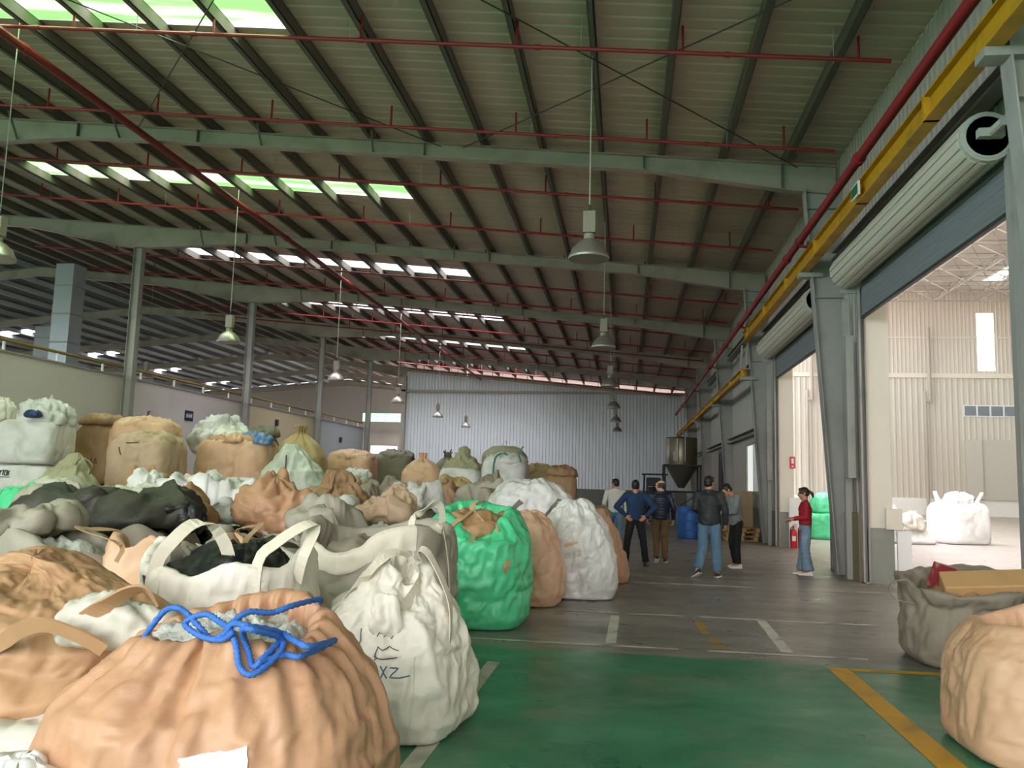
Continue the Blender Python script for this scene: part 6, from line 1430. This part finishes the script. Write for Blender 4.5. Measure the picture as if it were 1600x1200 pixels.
def person(label, loc, rz, H, J, skin, hair, top, bottom, shoes, sole, top_wr, style):
    """J: joint positions for a 1.76 m figure facing +y"""
    t = thing('person', label, 'person', (loc[0], loc[1], 0)); k = H/1.76; S = lambda p: np.array(p, float)*k
    L3 = (loc[0], loc[1], 0); fem = style.get('female')
    sh, hip = (.165, .10) if fem else (.195, .095)
    zs_ = 1.44
    lean = np.array(style.get('lean', (0, 0, 0)), float)
    hc = np.array(J.get('head', (0, .03, 1.635)))+lean; nb = np.array((0, 0, 1.46))+lean; yaw, nod = style.get('head', (0, 0))
    Rh = np.array((Euler((0, 0, yaw)).to_matrix()@Euler((nod, 0, 0)).to_matrix()))
    hp = lambda p: (hc+Rh@np.array(p, float))*k
    b = MB()
    # head and face
    ell(b, hp((0, -.01, .022)), np.array((.076, .096, .098))*k, 20, 14, rot=(nod, 0, yaw)); ell(b, hp((0, .03, -.045)), np.array((.058, .066, .07))*k, 18, 12, rot=(nod, 0, yaw)); ell(b, hp((0, .055, -.095)), np.array((.03, .028, .024))*k)
    ell(b, hp((0, .06, .03)), np.array((.058, .034, .045))*k); ell(b, hp((.036, .056, -.022)), np.array((.022, .026, .024))*k); ell(b, hp((-.036, .056, -.022)), np.array((.022, .026, .024))*k)
    limb(b, hp((0, .088, .012)), hp((0, .112, -.026)), .010*k, .015*k, 10); ell(b, hp((.013, .098, -.030)), (.010*k,)*3, 8, 6); ell(b, hp((-.013, .098, -.030)), (.010*k,)*3, 8, 6)
    ell(b, hp((0, .089, .022)), np.array((.045, .012, .010))*k); ell(b, hp((0, .092, -.054)), np.array((.024, .012, .006))*k, 10, 6); ell(b, hp((0, .089, -.066)), np.array((.020, .012, .007))*k, 10, 6)
    for s in (-1, 1): ell(b, hp((s*.079, -.012, -.005)), np.array((.010, .022, .033))*k, 10, 8, rot=(nod, 0, yaw))
    limb(b, (nb+np.array((0, 0, -.03)))*k, (hc+Rh@np.array((0, -.02, -.06)))*k, .068*k, .060*k, 14)
    # trunk and limbs under the clothes
    for z, rx, ry in ((.95, .135, .095), (1.08, .12, .085), (1.22, .14, .095), (1.36, .15, .10)): ell(b, S((0, 0, z)+lean*(z-.9)/.55*np.array((1, 1, 0))), np.array((rx, ry, .12))*k)
    limb(b, S((-sh+.03, 0, 1.42)+lean), S((sh-.03, 0, 1.42)+lean), .055*k, .055*k)
    for s, n_ in ((-1, 'l'), (1, 'r')):
        shp = np.array((s*sh, 0, zs_))+lean; e, w_ = np.array(J['e'+n_])+lean, np.array(J['w'+n_])+lean
        limb(b, shp*k, e*k, .043*k, .035*k); limb(b, e*k, w_*k, .035*k, .026*k)
        h = np.array((s*hip, 0, .93)); kn, an = np.array(J['k'+n_]), np.array(J['a'+n_])
        limb(b, h*k, kn*k, .075*k, .05*k); limb(b, kn*k, an*k, .048*k, .036*k); ell(b, (an+np.array((0, .04, -.035)))*k, np.array((.035, .09, .035))*k)
        hand(b, w_*k, e*k, s, style.get('curl', .55), style.get('palm', {}).get(n_))
    weld('body', b, skin, t, L3, rz, .0075, 3)
    # eyes
    for s in (-1, 1):
        e = MB(); ell(e, hp((s*.031, .083, .003)), (.010*k, .008*k, .007*k), 10, 8); c_, s_ = math.cos(rz), math.sin(rz)
        V = [(v[0]*c_-v[1]*s_+loc[0], v[0]*s_+v[1]*c_+loc[1], v[2]) for v in e.V]; link_mesh('eye', V, e.F, EYE, t, True)
    # hair
    b = MB()
    if style.get('bald'):
        for a in np.linspace(-2.1, 2.1, 19):
            up = .022*math.cos(a/1.6)
            ell(b, hp((.076*math.sin(a), -.016-.088*math.cos(a), -.002+up)), np.array((.018, .018, .056))*k, 8, 8)
        ell(b, hp((0, -.06, -.01)), np.array((.072, .05, .066))*k, 16, 10, rot=(nod, 0, yaw))
    else:
        ell(b, hp((0, -.022, .040)), np.array((.084, .098, .094))*k, 20, 14, rot=(nod, 0, yaw)); ell(b, hp((0, -.045, -.005)), np.array((.079, .070, .072))*k, 18, 12, rot=(nod, 0, yaw)); ell(b, hp((0, .038, .088)), np.array((.064, .05, .034))*k, 14, 10, rot=(nod, 0, yaw))
        for s in (-1, 1): ell(b, hp((s*.074, .012, .02)), np.array((.012, .022, .035))*k, 8, 6)
        if fem:
            for s in (-1, 1): ell(b, hp((s*.062, .045, .045)), np.array((.022, .035, .05))*k, 10, 8)
            ell(b, hp((0, -.115, .035)), (.026*k,)*3, 10, 8); limb(b, hp((0, -.13, .03)), hp((0, -.175, -.02)), .024*k, .034*k); limb(b, hp((0, -.175, -.02)), hp((0, -.178, -.085)), .034*k, .02*k)
    weld('hair', b, hair, t, L3, rz, .008, 3, wr=((.003, (18, 18, 6)),))
    # top
    b = MB(); w0 = style.get('bulk', 1.0); hem = style.get('hem', .90)
    ln = lambda z: lean*max(0, (z-.9)/.55)*np.array((1, 1, 0))
    if fem: rows_ = [(hem, .142, .108), (hem+.02, .150, .112), (1.08, .156, .116), (1.18, .152, .114), (1.28, .158, .122), (1.36, .156, .116), (1.42, .125, .09), (1.46, .075, .065)]
    else: rows_ = [(hem, .158, .118), (hem+.03, .170, .126), (1.02, .172, .126), (1.12, .166, .120), (1.24, .178, .126), (1.34, .186, .126), (1.41, .168, .108), (1.455, .11, .08), (1.48, .075, .065)]
    V = []; n_ = 28
    for z, rx, ry in rows_:
        c0 = ln(z)
        for q in range(n_):
            a = 2*math.pi*q/n_; V.append(((rx*w0*math.cos(a)+c0[0])*k, (ry*w0*math.sin(a)+c0[1])*k, z*k))
    m_ = len(rows_); b.add(V, [(i*n_+q, i*n_+(q+1) % n_, (i+1)*n_+(q+1) % n_, (i+1)*n_+q) for i in range(m_-1) for q in range(n_)]+[tuple(range(n_-1, -1, -1)), tuple(range((m_-1)*n_, m_*n_))])
    for s in (-1, 1): limb(b, S((s*(sh-.02), 0, 1.405)+lean), S((s*.05, -.01, 1.455)+lean), .072*w0*k, .060*k)
    if style.get('collar'): b.lathe(tuple(S(np.array((0, .0, 1.45))+lean)), [(.075*k, 0), (.082*k, .03*k), (.078*k, .065*k), (.066*k, .07*k)], 18)
    cuff = style.get('cuff', .93)
    for s, n_ in ((-1, 'l'), (1, 'r')):
        shp = np.array((s*sh, 0, zs_-.01))+lean; e, w_ = np.array(J['e'+n_])+lean, np.array(J['w'+n_])+lean; we = e+(w_-e)*cuff
        ra = .062*w0*(.9 if fem else 1)
        limb(b, shp*k, e*k, ra*1.08*k, ra*.88*k); limb(b, e*k, we*k, ra*.88*k, ra*.66*k)
    weld('top', b, top, t, L3, rz, .011, 5, wr=top_wr, label=style.get('top_label'))
    # trousers
    b = MB(); wd = style.get('wide', 1.0); ell(b, S((0, -.005, .95)), np.array((.155, .115, .10))*k, 18, 12); b.lathe((0, 0, 0), [(.15*k, .90*k), (.15*k, 1.0*k), (.14*k, 1.03*k)], 22, sy=.74)
    for s, n_ in ((-1, 'l'), (1, 'r')):
        h = np.array((s*hip, -.01, .90)); kn, an = np.array(J['k'+n_]), np.array(J['a'+n_]); en = kn+(an-kn)*style.get('ankle', 1.0)
        limb(b, h*k, kn*k, .098*k, .072*wd*k); b.tube(kn*k, en*k, .072*wd*k, 14, .064*wd*style.get('flare', 1.0)*k); ell(b, kn*k, (.072*wd*k,)*3)
    weld('trousers', b, bottom, t, L3, rz, .011, 5, wr=((.008, (5, 5, 9)), (.004, (12, 12, 12))), label=style.get('bottom_label'))
    for s, n_ in ((-1, 'l'), (1, 'r')):
        yw, pt = style.get('feet', {}).get(n_, (0, 0)); an = np.array(J['a'+n_])
        shoe('shoe', an*k, yw, pt, shoes, sole, t, L3, rz)
    return t
DENIM = mat('blue_denim', '#5a7891', .8, var=.12, scale=8, stretch=(1, 1, .4), dirt='#7d9db5', dscale=3)
DENIM2 = mat('light_blue_denim', '#71899c', .8, var=.12, scale=8, dirt='#8ea9bf', dscale=3)
WSH = mat('white_shoe', '#e4dfd8', .5, var=.04); WS = M['white']
BASE = dict(el=(-.27, -.03, 1.17), wl=(-.27, .06, .92), er=(.27, -.03, 1.17), wr=(.27, .06, .92), kl=(-.10, .03, .50), al=(-.11, -.01, .085), kr=(.10, .03, .50), ar=(.11, -.01, .085))
def J(**k): d = dict(BASE); d.update(k); return d
person('man in a pale grey-white jacket and jeans walking away, farthest left', (-.27, 21.5), .12, 1.80, J(kl=(-.09, .12, .52), al=(-.09, .05, .10), kr=(.10, -.02, .5), ar=(.10, -.22, .11)), SKIN, HAIR,
       mat('pale_jacket_cloth', '#c9c7bd', .8, var=.05), DENIM, WSH, WS, ((.007, (6, 6, 9)), (.003, (14, 14, 14))), dict(head=(.7, 0), collar=True, hem=.93, feet=dict(r=(0, -.45)), bulk=1.02))
person('man in a dark blue sweater and black trousers, hands on hips', (.20, 17.6), .06, 1.76, J(el=(-.40, -.06, 1.20), wl=(-.20, -.14, 1.02), er=(.40, -.06, 1.20), wr=(.20, -.14, 1.02), kl=(-.16, .02, .5), al=(-.2, -.05, .085), kr=(.17, .02, .5), ar=(.22, -.02, .085)), SKIN, HAIR,
       mat('dark_blue_knit', '#223a5e', .85, var=.12, scale=8), mat('black_trousers', '#1d2023', .8, var=.1), mat('black_shoe', '#191919', .4), M['black'], ((.006, (6, 6, 8)), (.003, (14, 14, 14))), dict(hem=.93, head=(-.1, .05), bulk=1.05, feet=dict(l=(.3, 0), r=(-.25, 0)), curl=.5, palm=dict(l=(.4, 1, -.2), r=(-.4, 1, -.2))))
def quilt(V):
    z = V[:, 2]; r = V[:, :2].copy(); a = .008*np.abs(np.sin(z*math.pi/.062)); n = np.linalg.norm(r, axis=1, keepdims=True); V = V.copy(); V[:, :2] += r/np.maximum(n, .02)*a[:, None]; return V
_w = weld
def weld(name, b, m, parent, loc, rz, voxel=.01, smooth=6, wr=None, label=None, pre=None):
    return _w(name, b, m, parent, loc, rz, voxel, smooth, wr, label, quilt if name == 'top' and parent.get('quilted') else pre)
_t = thing
def thing(name, label, *a, **k):
    o = _t(name, label, *a, **k)
    if 'puffer' in label: o['quilted'] = 1
    return o
person('balding man in a navy quilted puffer jacket and brown trousers, looking left', (.76, 18.6), .0, 1.78, J(wl=(-.28, .08, .93), kl=(-.09, -.0, .50), al=(-.09, -.22, .12), kr=(.09, .05, .5), ar=(.10, .02, .085)), SKIN2, HAIRG,
       mat('navy_quilted_nylon', '#1d2438', .45, var=.1), mat('brown_trousers', '#6b5238', .8, var=.1), mat('dark_shoe', '#26262a', .5), WS, ((.004, (8, 8, 8)),), dict(bald=True, head=(1.15, .05), collar=True, hem=.90, bulk=1.1, feet=dict(l=(.1, -.55), r=(-.15, 0))))
person('man in a black jacket and turned-up jeans stepping right, seen from behind', (1.55, 16.0), -.25, 1.86, J(el=(-.25, .0, 1.18), wl=(-.18, .2, 1.10), er=(.28, -.02, 1.17), wr=(.27, .05, .93), kl=(-.11, -.04, .50), al=(-.17, -.28, .13), kr=(.11, .05, .5), ar=(.13, .05, .085)), SKIN, HAIR,
       mat('black_jacket_cloth', '#23262a', .6, var=.1), DENIM, mat('dark_canvas_shoe', '#2b3345', .6), WS, ((.008, (5, 5, 8)), (.003, (14, 14, 14))), dict(head=(-.45, .0), collar=True, hem=.90, bulk=1.14, ankle=.93, wide=1.22, curl=.9, feet=dict(l=(.75, -.45), r=(-.1, 0))))
person('man in a grey jacket and black trousers bowing his head over something', (2.30, 18.1), 1.85, 1.80, J(head=(0, .14, 1.575), el=(-.24, .08, 1.15), wl=(-.10, .28, 1.12), er=(.24, .08, 1.15), wr=(.10, .28, 1.14), kl=(-.11, .03, .5), al=(-.13, .02, .085), kr=(.10, .05, .5), ar=(.12, -.05, .085)), SKIN, HAIR,
       mat('grey_jacket_cloth', '#7f8487', .8, var=.06), mat('black_slim_trousers', '#1b1b1d', .8), WSH, WS, ((.008, (5, 5, 8)), (.003, (14, 14, 14))), dict(head=(-.1, -.62), collar=True, hem=.86, bulk=1.05, lean=(0, .05, -.01)))
person('woman with a ponytail in a red sweater and wide jeans, hand held out', (3.52, 17.2), 1.5, 1.70, J(el=(-.20, .0, 1.16), wl=(-.15, .24, 1.13), er=(.20, -.02, 1.16), wr=(.16, .22, 1.10), kl=(-.09, .03, .5), al=(-.10, -.03, .085), kr=(.09, .03, .5), ar=(.10, .06, .085)), SKIN, HAIRB,
       mat('red_knit', '#9a1f2b', .85, var=.1, scale=8), DENIM2, mat('pinkish_white_shoe', '#e2d3c9', .5), WS, ((.006, (6, 6, 9)), (.003, (14, 14, 14))), dict(female=True, hem=1.0, wide=1.25, flare=1.45, ankle=.99, bulk=1.08, head=(.0, -.12), curl=.25, palm=dict(l=(.5, .1, -1), r=(-.5, .1, -1))))
